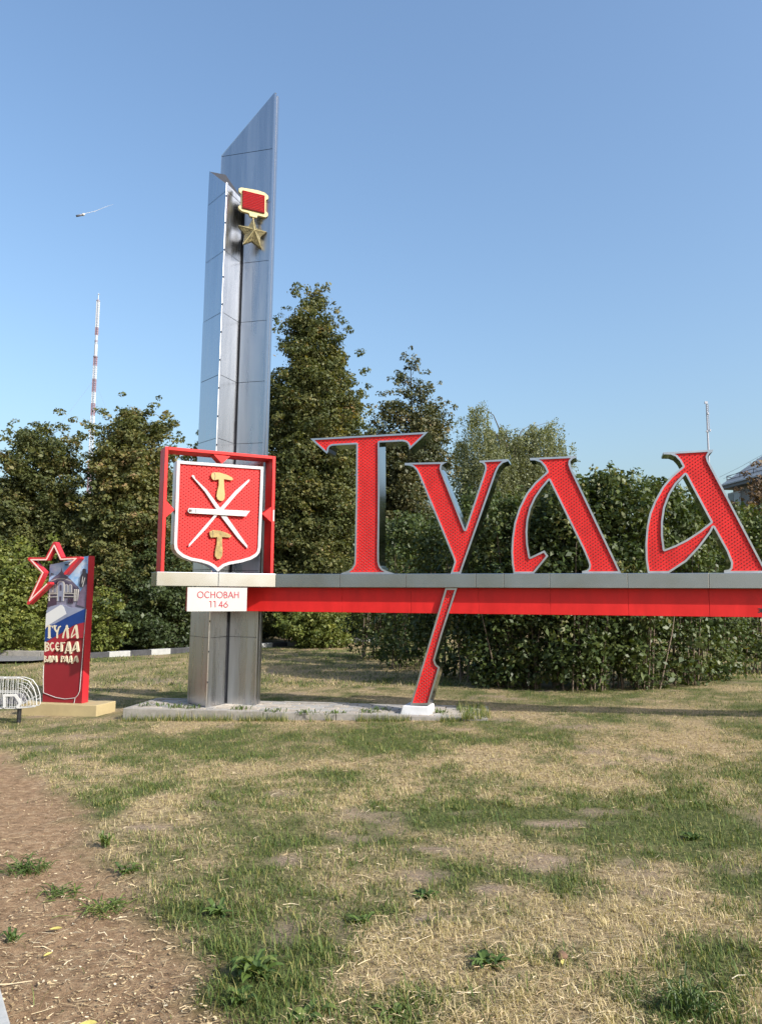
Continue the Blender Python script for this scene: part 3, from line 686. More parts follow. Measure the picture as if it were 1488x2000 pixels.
U_OUT = [(790.2, 904.2), (790.2, 908.4), (799.8, 909.4), (807.2, 912.4), (813.1, 919), (819, 930.8), (879.6, 1077.2), (885.5, 1092), (887, 1097.9), (879.6, BY), (899.6, BY), (907.7, 1096.4), (969.1, 922), (974.2, 911.6), (981.6, 904.2), (992, 900.5), (992, 896.5), (935.8, 899.8), (935.8, 903), (941.7, 904.2), (946.1, 908.7), (946.9, 916), (943.2, 927.9), (908, 1034), (863.2, 920.5), (861.4, 914.6), (862.6, 908.7), (867.8, 905), (873.7, 902.4)][::-1]
LU = big_letter('letter_u', 'red Y-shaped letter whose long tail crosses the beam down to a white plinth', U_OUT)
LEG = [(869.7, 1148.6), (892.5, 1148.6), (863.6, 1237.5), (850.8, 1281.7), (848.9, 1289.5), (851.5, 1297.3), (858.7, 1303.2), (837.2, 1376.7), (800.8, 1376.7)]
big_letter('letter_u', None, LEG, thick=.27, root=LU, snap=False)
lg = PL.uvs([(785.5, 1391.5), (834.5, 1391.5)]); zp = PL.uv(810, 1378)[1]
MB().hexa([PL.W(lg[0, 0] - .02, SZ - .03, .07), PL.W(lg[1, 0] + .03, SZ - .03, .07), PL.W(lg[1, 0] + .03, SZ - .03, -.36), PL.W(lg[0, 0] - .02, SZ - .03, -.36)],
          [PL.W(lg[0, 0] + .02, zp - .003, .05), PL.W(lg[1, 0] + .02, zp - .003, .05), PL.W(lg[1, 0] + .02, zp - .003, -.33), PL.W(lg[0, 0] + .02, zp - .003, -.33)]).build('plinth', M_PLINTHW, LU, bevel=.008)
L_OUT = [(1034, 894.6), (1124.5, 890.4), (1124.8, 894), (1118.3, 895.8), (1113.6, 900.5), (1112.9, 906.6), (1116, 915.9), (1212.6, BY), (1136.1, BY), (1136.1, 1115.3), (1144.6, 1113.7), (1149.2, 1109.9), (1150, 1102.9), (1146.9, 1093.7), (1138.4, 1073.6), (1071.9, 938), (1058, 954.6), (1045.6, 973.1), (1036.4, 993.2), (1031, 1016.4), (1029.4, 1039.6), (1030.5, 1062.7), (1034.8, 1088.2), (1062.6, 1074.8), (1070.4, 1085.9), (1056.5, 1102.9), (1042.6, BY), (1002.4, BY), (999.3, 1101.4), (998, 1078.2), (999.3, 1051.9), (1003.9, 1021), (1013.2, 991.6), (1027.1, 963.8), (1044.1, 942.2), (1067.3, 921.3), (1062.6, 911.3), (1054.9, 902.8), (1044.1, 898.9), (1034.8, 898.9)]
big_letter('letter_l', 'red lambda-shaped letter with a hooked open left foot, third of the big letters', L_OUT)
A_OUT = [(1294.5, 883.6), (1392.4, 878), (1390.8, 882), (1384.4, 886), (1381.2, 892.4), (1382.8, 898.8), (1488, 1100.3), (1498, BY), (1413.1, BY), (1413.1, 1113.9), (1422.7, 1112.3), (1426, 1108.3), (1426.7, 1098.7), (1417.9, 1076.3), (1392.4, 1030), (1387.6, 1040), (1365.2, 1069.9), (1339.6, 1097.1), (1306, BY), (1264.4, BY), (1260.4, 1093.9), (1259.6, 1061.9), (1262, 1030), (1267.6, 1002.8), (1277.2, 978.8), (1293.2, 950), (1310.8, 929.2), (1332.4, 910.8), (1326.8, 900.4), (1318.8, 891.6), (1309.2, 887.6), (1294.8, 887.3)]
A_HOLE = [(1338, 927), (1387.2, 1019.6), (1365.2, 1037.1), (1339.6, 1053.9), (1317.2, 1065.1), (1297.2, 1073), (1294, 1045.9), (1294, 1018.8), (1298, 991.6), (1307.6, 966), (1320.4, 945.2)]
big_letter('letter_a', 'red A-shaped letter with a closed leaf-shaped loop, rightmost on the beam', A_OUT, [A_HOLE])

# ------------------------------------------------------------------ emblem: red frame and shield
PE = PLW.off(-0.04)
emb = thing('emblem_frame', 'red square frame holding a shield with crossed blades and gold hammers', 'emblem', PE.W(PE.uv(424, 1118)[0], ZT, -.15))
ze = lambda pts: PE.uvs([(290 + x / 4.65, 860 + y / 4.65) for x, y in pts])
f4 = ze([(158, 58), (1165, 143), (110, 1190), (1126, 1205)]); u0, u1 = (f4[0, 0] + f4[2, 0]) / 2, (f4[1, 0] + f4[3, 0]) / 2; zt = (f4[0, 1] + f4[1, 1]) / 2; DF = .33; wf = .043
MB().pbox(PE, u0, u0 + wf, ZT + .002, zt, -DF, 0).build('frame_bar', M_RED, emb, bevel=.003)
MB().pbox(PE, u1 - wf, u1, ZT + .002, zt, -DF, 0).build('frame_bar', M_RED, emb, bevel=.003)
MB().pbox(PE, u0 + wf + .001, u1 - wf - .001, zt - wf, zt, -DF, 0).build('frame_bar', M_RED, emb, bevel=.003)
for tri in ([(165, 545), (160, 700), (240, 630)], [(1125, 598), (1038, 667), (1120, 745)], [(597, 127), (672, 210), (745, 143)]):
    p = ze(tri)
    plate(MB(), PE, p, [], -.20, -.012).build('bracket', M_RED, emb)
p = ze([(1131, 632), (1148, 632), (1146, 735), (1128, 735)]); MB().pbox(PE, u1 - .022, u1 - .003, p[2, 1], p[0, 1], .001, .003).build('sticker', M_WHITE, emb)
SH = [(262, 183), (1047, 240), (1034, 620), (1020, 975), (1010, 1020), (985, 1052), (935, 1082), (850, 1108), (740, 1128), (690, 1146), (632, 1192), (585, 1150), (545, 1128), (480, 1108), (390, 1092), (310, 1060), (262, 1022), (240, 985), (235, 940), (250, 550)]
shp = ze(SH); lp = [shp if area(shp) > 0 else shp[::-1]]
shield = plate(MB(), PE, lp[0], [], -.24, -.002, front=False).build('shield', M_RIM, emb)
inner = contours(lambda P: sdf(P, lp), (*lp[0].min(0), *lp[0].max(0)), .006, .040, .0012)
allp = np.concatenate([lp[0]] + inner); n = len(allp); b = MB(); f = []
for t in fill([lp[0]] + inner):
    p, q, r_ = (allp[i] for i in t); s = (q[0] - p[0]) * (r_[1] - p[1]) - (q[1] - p[1]) * (r_[0] - p[0]); f.append(tuple(t) if s > 0 else tuple(t[::-1]))
k = len(lp[0])
for l in inner:
    for i in range(len(l)): a, c = k + i, k + (i + 1) % len(l); f.append((a, c, c + n, a + n))
    k += len(l)
b.add([PE.W(u, z, 0) for u, z in allp] + [PE.W(u, z, -.032) for u, z in allp], f); b.build('shield_rim', M_BLADE, shield)
b = MB()
for oo, hh in nest(inner): plate(b, PE, oo, hh, -.034, -.026, back=False)
b.build('shield_face', M_REDFACE, shield)
studs(PE, inner, -.026, M_STUD, shield, dx=.034, dy=.047, r=.0095)
s1 = lambda pts: PE.uvs([(330 + x / 7.44, 890 + y / 7.44) for x, y in pts]); s2 = lambda pts: PE.uvs([(330 + x / 7.44, 1000 + y / 7.44) for x, y in pts])
bl1 = np.concatenate([s1([(330, 298), (348, 283), (368, 290), (382, 335), (545, 490), (758, 775)]), s2([(830, 50), (1140, 490), (1140, 530), (1000, 380), (770, 80)]), s1([(700, 790), (520, 520)])])
plate(MB(), PE, bl1, [], -.024, .010).build('blade', M_BLADE, shield)
bl2 = np.concatenate([s1([(1172, 350), (1165, 372), (960, 590), (790, 790)]), s2([(700, 50), (545, 240), (285, 512), (290, 470), (500, 225), (650, 55)]), s1([(735, 770), (960, 515), (1150, 350)])])
plate(MB(), PE, bl2, [], -.024, .018).build('blade', M_BLADE, shield)
br = s1([(290, 763), (1172, 805), (1110, 884), (300, 838), (278, 822), (272, 798), (278, 775)])
bar = plate(MB(), PE, br, [], -.02, .034).build('barrel', M_WHITE, shield)
c = s1([(300, 803)])[0]; plate(MB(), PE, np.array(arc(c[0], c[1], .016, .020, 0, 340, 12)), [], .0345, .036, back=False).build('muzzle', M_STUD, bar)
for xx in (325, 388):
    stroke_plate(MB(), PE, [(s1([(xx - 6, 785), (xx, 795), (xx + 2, 806), (xx - 1, 818), (xx - 8, 830)]), .0035, .0035)], .0345, .036, .002, .0006).build('band', M_DARK, bar)
H1 = s1([(620, 260), (650, 242), (740, 248), (850, 283), (918, 320), (932, 345), (910, 360), (797, 342), (800, 450), (812, 560), (806, 630), (780, 656), (745, 658), (708, 635), (690, 590), (702, 520), (724, 430), (724, 345), (650, 357), (625, 335), (612, 295)])
H2 = s2([(590, 285), (640, 262), (740, 272), (840, 305), (910, 342), (888, 373), (772, 362), (772, 450), (780, 560), (774, 640), (745, 680), (700, 682), (668, 640), (672, 560), (695, 460), (700, 365), (612, 372), (592, 335)])
h1 = plate(MB(), PE, H1, [], -.024, .014).build('hammer', M_GOLD, shield)
h2 = plate(MB(), PE, H2, [], -.024, .014).build('hammer', M_BRASS, shield)
stroke_plate(MB(), PE, [(s1([(652, 245), (668, 275), (672, 310), (660, 350)]), .003, .003)], .0145, .016, .002, .0006).build('hammer_line', M_DARK, h1)
stroke_plate(MB(), PE, [(s2([(628, 268), (640, 300), (642, 340), (636, 366)]), .0025, .0025)], .0145, .016, .002, .0006).build('hammer_line', M_DARK, h2)

# ================================================================== WELCOME BOARD at the left
_b0, _b1 = ground(83.5, 1370.8, 0.04), ground(160, 1373.8, 0.04)
ABD = math.atan2(_b1[1] - _b0[1], _b1[0] - _b0[0]); PB = Plane(_b0[:2], ABD); BW = float(np.hypot(*(_b1 - _b0)[:2])); BD = .16
board = thing('welcome_board', 'red board with a printed domed building, flag colours and raised writing', 'board', PB.W(BW / 2, 0, -BD / 2))
P1 = lambda pts: PB.uvs([(50 + x / 9.92, 1050 + y / 9.92) for x, y in pts])
P2 = lambda pts: PB.uvs([(75 + x / 12.4, 1180 + y / 12.4) for x, y in pts])
tp = P1([(390, 520), (1060, 385), (1258, 350)]); zl, zr = tp[0, 1], tp[2, 1]
prof = np.array([(0, 0.04), (BW, 0.04), (BW, zr), (BW * .72, zr - .035), (BW * .25, zl + .025), (BW * .02, zl), (0, zl - .02)])
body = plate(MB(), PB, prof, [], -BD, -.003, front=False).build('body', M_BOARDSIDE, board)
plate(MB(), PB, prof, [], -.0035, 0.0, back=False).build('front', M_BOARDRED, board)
MB().pbox(PB, -.30, BW + .32, -.25, .038, -BD - .22, .12).build('plinth', M_PLINTHY, board, bevel=.01)
def clipu(p): p = np.array(p); p[:, 0] = np.clip(p[:, 0], .002, BW - .002); return p
_lay = [0.0]
def pr(name, pts, m, parent=None):
    _lay[0] += .0007
    return plate(MB(), PB, clipu(pts), [], .0002, .0003 + _lay[0], back=False).build(name, m, parent or pic)
MP = lambda n, c, **k: mat('print_' + n, c, 0.32, **k)
psky = MP('sky', (0.08, 0.27, 0.58), col2=(0.50, 0.58, 0.66), scale=5.5, detail=5); pdome = MP('dome', (0.10, 0.085, 0.13), var=.15); pwall = MP('wall', (0.055, 0.045, 0.075), var=.2)
pwin = MP('window', (0.16, 0.17, 0.22)); plin = MP('line', (0.38, 0.36, 0.34)); ptrn = MP('ground', (0.17, 0.16, 0.22), var=.3, scale=14); pwh = MP('flag_white', (0.52, 0.52, 0.52)); pgr = MP('flag_grey', (0.20, 0.22, 0.30), var=.15)
pbl = MP('flag_blue', (0.008, 0.035, 0.16), var=.15); prd = MP('flag_red', (0.27, 0.016, 0.026), var=.1); pst = MP('statue', (0.03, 0.028, 0.04)); pped = MP('pedestal', (0.13, 0.10, 0.15), var=.25, scale=16); pdk = MP('hedge', (0.05, 0.03, 0.05), var=.3)
zb = PB.uv(110, 1190)[1]
pic = plate(MB(), PB, np.array([(.002, zb - .35), (BW - .002, zb - .35), (BW - .002, zr - .002), (BW * .72, zr - .037), (BW * .25, zl + .023), (.004, zl - .003)]), [], .0002, .0004, back=False).build('printed_picture', psky, board)
_lay[0] = .0004
pr('dome', P1([(390, 1000), (400, 860), (480, 840), (560, 760), (640, 710), (690, 650), (704, 575), (718, 650), (770, 720), (860, 790), (940, 870), (1010, 940), (1060, 1010), (1060, 1100), (390, 1100)]), pdome)
pr('facade', P1([(385, 1070), (450, 880), (600, 830), (800, 850), (930, 930), (1010, 990), (1010, 1200), (380, 1200)]), pwall)
pr('dome_band', P1([(490, 835), (620, 790), (760, 790), (900, 840), (890, 850), (760, 805), (620, 805), (500, 845)]), plin)
pr('forecourt', P1([(375, 1180), (1240, 1180), (1220, 1488), (370, 1488)]), ptrn)
pr('low_hedge', P1([(375, 1180), (620, 1180), (610, 1300), (375, 1350)]), pdk)
for x0, x1, y0, y1 in ((470, 535, 905, 1070), (548, 612, 900, 1070), (770, 835, 905, 1065), (848, 910, 905, 1065)):
    c = (x0 + x1) / 2; A_ = [(x0, y1), (x1, y1)] + arc(c, y0 + 32, (x1 - x0) / 2, -32, 0, 180, 8); pr('arch', P1(A_), plin)
    A_ = [(x0 + 10, y1 - 8), (x1 - 10, y1 - 8)] + arc(c, y0 + 38, (x1 - x0) / 2 - 10, -30, 0, 180, 8); pr('window', P1(A_), pwin)
pr('portal', P1([(620, 1230), (750, 1230)] + [(770, 1000)] + arc(697, 900, 70, -65, 0, 180, 10) + [(628, 1000)]), plin)
pr('portal', P1([(640, 1230), (735, 1230)] + [(750, 1000)] + arc(697, 905, 52, -50, 0, 180, 10) + [(645, 1000)]), pgr)
pr('portal_window', P1([(675, 1030), (715, 1030)] + arc(695, 940, 20, -25, 0, 180, 6)), pwall); pr('door', P1([(668, 1230), (712, 1230), (712, 1140), (668, 1140)]), pwall)
for y in (1085, 1145): pr('cornice', P1([(400, y), (620, y - 6), (620, y + 8), (398, y + 14)]), plin); pr('cornice', P1([(765, y - 10), (1000, y - 6), (1000, y + 8), (765, y + 4)]), plin)
for x in (470, 960, 990, 1030): pr('pillar', P1([(x, 1000 if x > 900 else 1080), (x + 14, 1000 if x > 900 else 1080), (x + 6, 1230), (x - 8, 1230)]), plin)
for x in (840, 880, 915): pr('figure', P1([(x, 1180), (x + 22, 1180), (x + 18, 1270), (x + 3, 1270)]), pdk)
pr('pedestal', P1([(1085, 1040), (1210, 850), (1225, 850), (1210, 1360), (1010, 1300)]), pped)
pr('statue', P1([(1125, 620), (1150, 598), (1175, 615), (1180, 670), (1225, 700), (1232, 780), (1210, 800), (1200, 900), (1130, 960), (1080, 960), (1060, 930), (1090, 740), (1125, 690)]), pst)
pr('statue_light', P1([(1120, 780), (1138, 740), (1130, 860), (1108, 900)]), plin); pr('statue_light', P1([(1165, 780), (1180, 770), (1135, 950), (1118, 950)]), plin)
pr('flag_grey', P2([(150, 160), (330, 50), (600, 10), (800, 80), (1165, 110), (410, 500), (250, 500)]), pgr)
pr('flag_red_part', P2([(130, 1010), (260, 880), (420, 800), (700, 640), (900, 510), (1140, 430), (1140, 600), (1100, 820), (800, 830), (500, 1000), (400, 1150), (300, 1260), (120, 1400)]), prd)
pr('flag_blue', P2([(130, 640), (240, 520), (420, 480), (720, 320), (1180, 110), (1160, 440), (960, 480), (780, 560), (560, 720), (360, 830), (240, 900), (110, 1040)]), pbl)
pr('flag_white', P2([(150, 230), (570, 15), (615, 25), (660, 90), (712, 235), (400, 430), (240, 530), (140, 610)]), pwh)
LTX = {
 'Т': [([(215, 560), (250, 530), (380, 530), (375, 570)], 12, 12), ([(300, 530), (300, 800)], 32, 36), ([(262, 808), (340, 808)], 12, 12)],
 'У': [([(430, 530), (435, 600), (470, 660), (490, 640)], 30, 16), ([(570, 535), (530, 560), (490, 700), (490, 800)], 16, 26), ([(400, 525), (480, 525)], 10, 10)],
 'Л': [([(720, 530), (650, 700), (630, 800)], 14, 26), ([(725, 530), (750, 800)], 32, 34)],
 'А': [([(920, 530), (840, 740), (835, 800)], 14, 18), ([(950, 530), (980, 800)], 34, 34), ([(850, 790), (930, 720)], 14, 14)],
 'В2': [([(205, 930), (205, 1130)], 26, 26), ([(205, 935), (270, 940), (285, 970), (235, 1020), (285, 1060), (280, 1110), (200, 1130)], 14, 18)],
 'С2': [([(395, 945), (360, 935), (320, 990), (330, 1070), (370, 1125), (405, 1080)], 18, 20)],
 'Е2': [([(520, 950), (490, 930), (455, 1000), (460, 1080), (490, 1125), (525, 1090)], 20, 14), ([(455, 1030), (515, 1020)], 11, 11)],
 'Г2': [([(585, 935), (585, 1130)], 22, 22), ([(580, 930), (650, 935)], 13, 13)],
 'Д2': [([(745, 930), (695, 1130), (680, 1180)], 13, 15), ([(760, 930), (810, 1180)], 26, 26), ([(700, 1120), (800, 1120)], 12, 12)],
 'А2': [([(935, 930), (870, 1090), (860, 1130)], 12, 15), ([(955, 930), (985, 1130)], 28, 28), ([(870, 1125), (940, 1070)], 12, 12)],
 'В3': [([(185, 1255), (185, 1390)], 20, 20), ([(185, 1258), (235, 1270), (205, 1315), (240, 1350), (235, 1380), (185, 1392)], 11, 13)],
 'А3': [([(290, 1260), (260, 1390)], 11, 13), ([(300, 1260), (320, 1395)], 20, 20), ([(265, 1385), (310, 1350)], 9, 9)],
 'М3': [([(365, 1260), (355, 1390)], 17, 20), ([(380, 1260), (415, 1350)], 14, 10), ([(415, 1350), (445, 1265)], 10, 12), ([(455, 1260), (465, 1390)], 18, 18)],
 'Р3': [([(590, 1258), (580, 1395)], 12, 12), ([(585, 1260), (640, 1275), (630, 1320), (585, 1340)], 10, 10)],
 'А4': [([(700, 1260), (655, 1390)], 10, 12), ([(705, 1260), (730, 1390)], 18, 18), ([(660, 1380), (715, 1345)], 9, 9)],
 'Д4': [([(800, 1260), (770, 1390), (755, 1420)], 10, 12), ([(810, 1260), (845, 1430)], 18, 16), ([(770, 1390), (835, 1390)], 10, 10)],
 'А5': [([(925, 1265), (880, 1390)], 10, 12), ([(945, 1265), (975, 1390)], 22, 22), ([(885, 1385), (945, 1345)], 9, 9)]}
sc_ = abs(P2([(0, 700)])[0, 0] - P2([(100, 700)])[0, 0]) / 100
for kx, stv in LTX.items():
    kk = .72 if kx[-1] in '345' else .86; stv = [(P2(p), a * sc_ * kk, c * sc_ * kk) for p, a, c in stv]
    stroke_plate(MB(), PB, stv, .0, .026, .0025, .0008).build('raised_letter', M_CREAM, board)
# cable down the front
pc = lambda pts: [PB.W(*PB.uv(*p), .009) for p in pts]
MB().tube(pc([(170, 1190), (165.5, 1240), (161, 1300), (157, 1350), (153, 1358), (148, 1363), (128, 1365), (110, 1362), (86.5, 1353), (86, 1330), (86.5, 1300)]), .005, 5).build('cable', M_WHITE, board)
MB().tube(pc([(148, 1363), (146, 1374)]), .005, 5).build('cable', M_WHITE, board)
# open star outline in front of the top left corner
PST = PB.off(.14); Q = lambda pts: PST.uvs([(50 + x / 9.92, 1050 + y / 9.92) for x, y in pts])
so_ = Q([(775, 690), (1035, 395), (690, 410), (562, 110), (405, 415), (75, 410), (345, 670), (60, 1270), (455, 890)])
starr = thing('red_star', 'open red five-pointed star outline with pale strip on the welcome board', 'star', PST.W(*so_[5], -.05))
def band(pts, r, d0, d1, name, m, parent):
    b = MB(); stroke_plate(b, PST, [(pts, r, r)], d0, d1, .004, .0008); return b.build(name, m, parent)
sb = band(so_, .023, -.10, 0, 'channel', M_BOARDSIDE, starr)
b = MB(); cc = contours(strokes_fn([(so_, .023, .023)]), (*(so_.min(0) - .03), *(so_.max(0) + .03)), .004)
for o, h in nest(cc): plate(b, PST, o, h, -.1005, -.1, front=False)
b.build('channel_back', M_BOARDSIDE, starr)
so2 = Q([(860, 525), (1000, 408), (700, 418), (562, 140), (415, 424), (110, 420), (352, 672), (90, 1220), (430, 905)])
band(Q([(860, 520), (985, 405), (690, 420), (562, 150), (410, 428), (110, 428), (345, 680), (85, 1225), (415, 905)]), .0095, .0005, .004, 'light_strip', M_LED, starr)
for p in ([(700, 520)], [(420, 700)]): u_, z_ = Q(p)[0]; MB().tube([PST.W(u_, z_, -.10), PST.W(u_, z_, -.14)], .012, 6).build('standoff', M_DARK, starr)

# ------------------------------------------------------------------ white wire frame on a black post at the left edge
YW = 10.5
PW = Plane(atY(30, 1350, YW)[:2], R(4)); w_ = lambda pts: PW.uvs([(x / 13.53, 1300 + y / 13.53) for x, y in pts])
wire = thing('wire_car_frame', 'white wire frame shaped like a small car on a black post', 'wire frame', PW.W(0, 0, -.2))
def wtube(parent, name, pts, r, d, m=M_WHITE):
    MB().tube([PW.W(u, z, d) for u, z in w_(pts)], r, 5).build(name, m, parent)
for dd in (0.0, -.14):
    wtube(wire, 'rail', [(-900, 330), (560, 335)], .007, dd); wtube(wire, 'rail', [(-900, 1130), (480, 1130), (940, 1085), (975, 1040), (965, 800), (900, 590), (770, 405), (560, 335)], .007, dd)
    wtube(wire, 'rail', [(-900, 705), (490, 705)], .006, dd)
    for k in range(-8 if dd == 0 else -4, 8, 1 if dd == 0 else 2):
        x = 90 + 67 * k; wtube(wire, 'wire', [(x + 20, 340), (x - 30, 1125)], .0032, dd)
    for r_ in (.30, .5, .68, .85):
        wtube(wire, 'wire', [(490 + 470 * r_ * math.cos(R(t)) * (1 if t < 90 else 1), 1070 - 700 * r_ * math.sin(R(t))) for t in range(0, 95, 9)], .0032, dd)
    wtube(wire, 'wire', [(500, 1060), (765, 405)], .0032, dd); wtube(wire, 'wire', [(500, 1055), (955, 800)], .0032, dd)
b = MB(); u_z = w_([(-600, 330), (-250, 330), (100, 330), (450, 330), (960, 900), (480, 1130), (0, 1130), (-500, 1130)])
for u, z in u_z: b.tube([PW.W(u, z, 0), PW.W(u, z, -.14)], .006, 5)
b.build('cross_wires', M_WHITE, wire)
stroke_plate(MB(), PW, [(w_([(140, 1080), (135, 780), (420, 775), (480, 850), (560, 985), (490, 1090)]), .016, .018)], .004, .022, .004).build('arch', M_WHITE, wire)
plate(MB(), PW, w_([(-300, 1110), (-300, 930), (20, 930), (150, 800), (410, 800), (470, 900), (520, 1000), (460, 1085)]), [], -.30, -.27).build('dark_panel', mat('dark_mesh', (.10, .10, .12), .6), wire)
b = MB(); pp = w_([(375, 1130), (375, 1420)]); b.tube([PW.W(pp[0, 0], pp[0, 1], -.2), PW.W(pp[0, 0], -.25, -.2)], .030, 8); b.build('post', M_BLACK, wire)
b = MB(); b.tube([PW.W(pp[0, 0] - 1.0, pp[0, 1], -.2), PW.W(pp[0, 0] - 1.0, -.25, -.2)], .030, 8); b.build('post', M_BLACK, wire)

# ------------------------------------------------------------------ painted kerb and road behind the lawn
k0, k1 = ground(150, 1287)[:2], ground(800, 1247.5)[:2]; kd = (k1 - k0) / np.linalg.norm(k1 - k0); KL = float(np.linalg.norm(k1 - k0)); PK = Plane(k0, math.atan2(kd[1], kd[0]))
road = MB()
rp_ = [(-60, 24), (-14, 20.6), (-9.5, 20.05), (-8.0, 20.1)]
kw = []; u = PK.uv(214, 1280)[0] - 6 * 0.98; i = 0
u = -0.15
ws = PK.uv(214, 1279)[0]; step = PK.uv(256, 1276)[0] - ws
u = ws - math.ceil(ws / step) * step - step; k = -int(math.ceil(ws / step)) - 1
lab = {}
while u < KL:
    if u > -.5:
        white = (k % 2 == 0)
        o = MB().pbox(PK, u + .004, u + step - .004, -.12, .13, -.16, 0).build('kerb_block', M_KERBW if white else M_KERBB, None, bevel=.012); kw.append((o, white))
    u += step; k += 1
kroot = tag(empty('painted_kerb', (k0[0], k0[1], 0)), 'black and white painted kerb running along the far edge of the lawn', 'kerb')
for o, wht in kw: o.parent = kroot; o.matrix_parent_inverse = PINV[kroot.name]
# asphalt road at the left, its far kerb unpainted
rl = [(-90, 30.0), (-16, 19.6), (-11.5, 18.5), (-9.3, 18.15), (-8.2, 18.4), (-7.75, 19.1)]; ru = [(-90, 36.0), (-17, 21.9), (-12, 20.55), (-9.8, 20.0), (-8.6, 19.75), (-7.78, 19.6)]
b = MB(); n = len(rl); b.add([(x, y, .045) for x, y in rl] + [(x, y, .045) for x, y in ru], [(i, i + 1, n + i + 1, n + i) for i in range(n - 1)])
b.build('road', M_ASPHALT)['kind'] = 'structure'
fk = tag(empty('road_kerb', (-10, 20, 0)), 'plain grey concrete kerb beside the asphalt at the far left', 'kerb')
for i in range(1, n - 1):
    A_, B_ = np.array(ru[i]), np.array(ru[i + 1]); m_ = max(1, int(np.linalg.norm(B_ - A_) / 1.0))
    for j in range(m_):
        a_, c_ = A_ + (B_ - A_) * j / m_, A_ + (B_ - A_) * (j + 1) / m_; pl_, wd = facep(a_, c_); MB().pbox(pl_, .006, wd - .006, -.1, .17, -.18, 0.01).build('kerb_block', M_CONC, fk, bevel=.012)

# white kerb corner at the bottom left of the frame
c0, c1 = ground(-2, 1915, .05), ground(24, 2006, .05); pl_, wd = facep(c1[:2], c0[:2]); 
tag(MB().pbox(pl_, -1.2, wd + .02, -.1, .05, -.22, .0).build('white_kerb_stone', M_KERBW, None, bevel=.008), 'white-painted kerb stone end beside the dirt path in the near corner', 'kerb stone')

# ================================================================== VEGETATION
LINDEN = [(0.0, (0.039, 0.053, 0.019)), (0.35, (0.075, 0.090, 0.030)), (0.65, (0.123, 0.127, 0.042)), (0.85, (0.188, 0.163, 0.057)), (1.0, (0.225, 0.147, 0.068))]
M_LINDEN = attr_mat('linden_leaf', LINDEN, 0.55, 0.28, 0.3)
M_OAK = attr_mat('dark_leaf', [(0.0, (0.033, 0.043, 0.021)), (0.5, (0.068, 0.078, 0.033)), (0.8, (0.128, 0.116, 0.048)), (1.0, (0.210, 0.147, 0.075))], 0.5, 0.2, 0.35)
M_HEDGE = attr_mat('hedge_leaf', [(0.0, (0.025, 0.042, 0.012)), (0.4, (0.051, 0.076, 0.020)), (0.8, (0.094, 0.116, 0.033)), (1.0, (0.168, 0.158, 0.056))], 0.48, 0.22, 0.35)
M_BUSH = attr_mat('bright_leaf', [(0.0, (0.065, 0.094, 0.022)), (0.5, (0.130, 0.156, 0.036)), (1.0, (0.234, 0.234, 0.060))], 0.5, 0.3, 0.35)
M_DKBUSH = attr_mat('shade_leaf', [(0.0, (0.027, 0.041, 0.016)), (0.5, (0.047, 0.068, 0.023)), (1.0, (0.095, 0.115, 0.036))], 0.5, 0.2, 0.35)  # shaded copy of the bush leaf: shade put into darker colours
M_BIRCH = attr_mat('birch_leaf', [(0.0, (0.092, 0.115, 0.056)), (0.5, (0.158, 0.176, 0.091)), (1.0, (0.255, 0.249, 0.133))], 0.5, 0.3, 0.35)
M_ROWAN = attr_mat('brown_leaf', [(0.0, (0.050, 0.034, 0.022)), (0.5, (0.095, 0.060, 0.036)), (1.0, (0.15, 0.105, 0.055))], 0.6, 0.2, 0.3)
M_WEED = attr_mat('weed_leaf', [(0.0, (0.040, 0.075, 0.016)), (0.5, (0.080, 0.125, 0.028)), (1.0, (0.16, 0.19, 0.05))], 0.5, 0.25, 0.35)

def leaves(C, Rr, cnt, size, g, up=0.35, flat=0.75, droop=0.0, shell=0.5, tint=0.5, tvar=0.16, aspect=0.62, sun=0.0):
    """C (k,3) clump centres, Rr (k,) radii, cnt (k,) leaf counts"""
    idx = np.repeat(np.arange(len(C)), cnt); n = len(idx)
    d = g.normal(size=(n, 3)); d /= np.linalg.norm(d, axis=1)[:, None]
    r = g.uniform(shell ** 3, 1, n) ** (1 / 3) * (1 + 0.25 * np.abs(g.normal(size=n)) * (g.random(n) < 0.22))
    P = C[idx] + d * (r * Rr[idx])[:, None] * np.array([1, 1, flat])
    nrm = d * 0.8 + np.array([0, 0, up * 2]) + g.normal(size=(n, 3)) * 0.75; nrm /= np.linalg.norm(nrm, axis=1)[:, None]
    a = g.normal(size=(n, 3)) + d * 0.6 + np.array([0, 0, -droop]); a -= nrm * np.sum(a * nrm, 1)[:, None]; a /= np.linalg.norm(a, axis=1)[:, None] + 1e-9
    b = np.cross(nrm, a); s = size * np.clip(g.lognormal(-.05, .33, n), .4, 2.0)
    A = a * s[:, None]; B = b * (s * aspect)[:, None]; fold = nrm * (s * 0.12)[:, None]
    V = np.stack([P - A * 0.5, P + B * 0.5 - A * 0.05 + fold, P + A * 0.5, P - B * 0.5 - A * 0.05 + fold], 1).reshape(-1, 3)
    Fq = np.arange(n)[:, None] * 4 + np.array([[0, 1, 2, 3]])
    ct = np.clip(g.normal(tint, tvar, len(C)), 0, 1)
    T = np.repeat(np.clip(ct[idx] + g.normal(0, 0.13, n), 0, 1), 4)
    return V, Fq, T

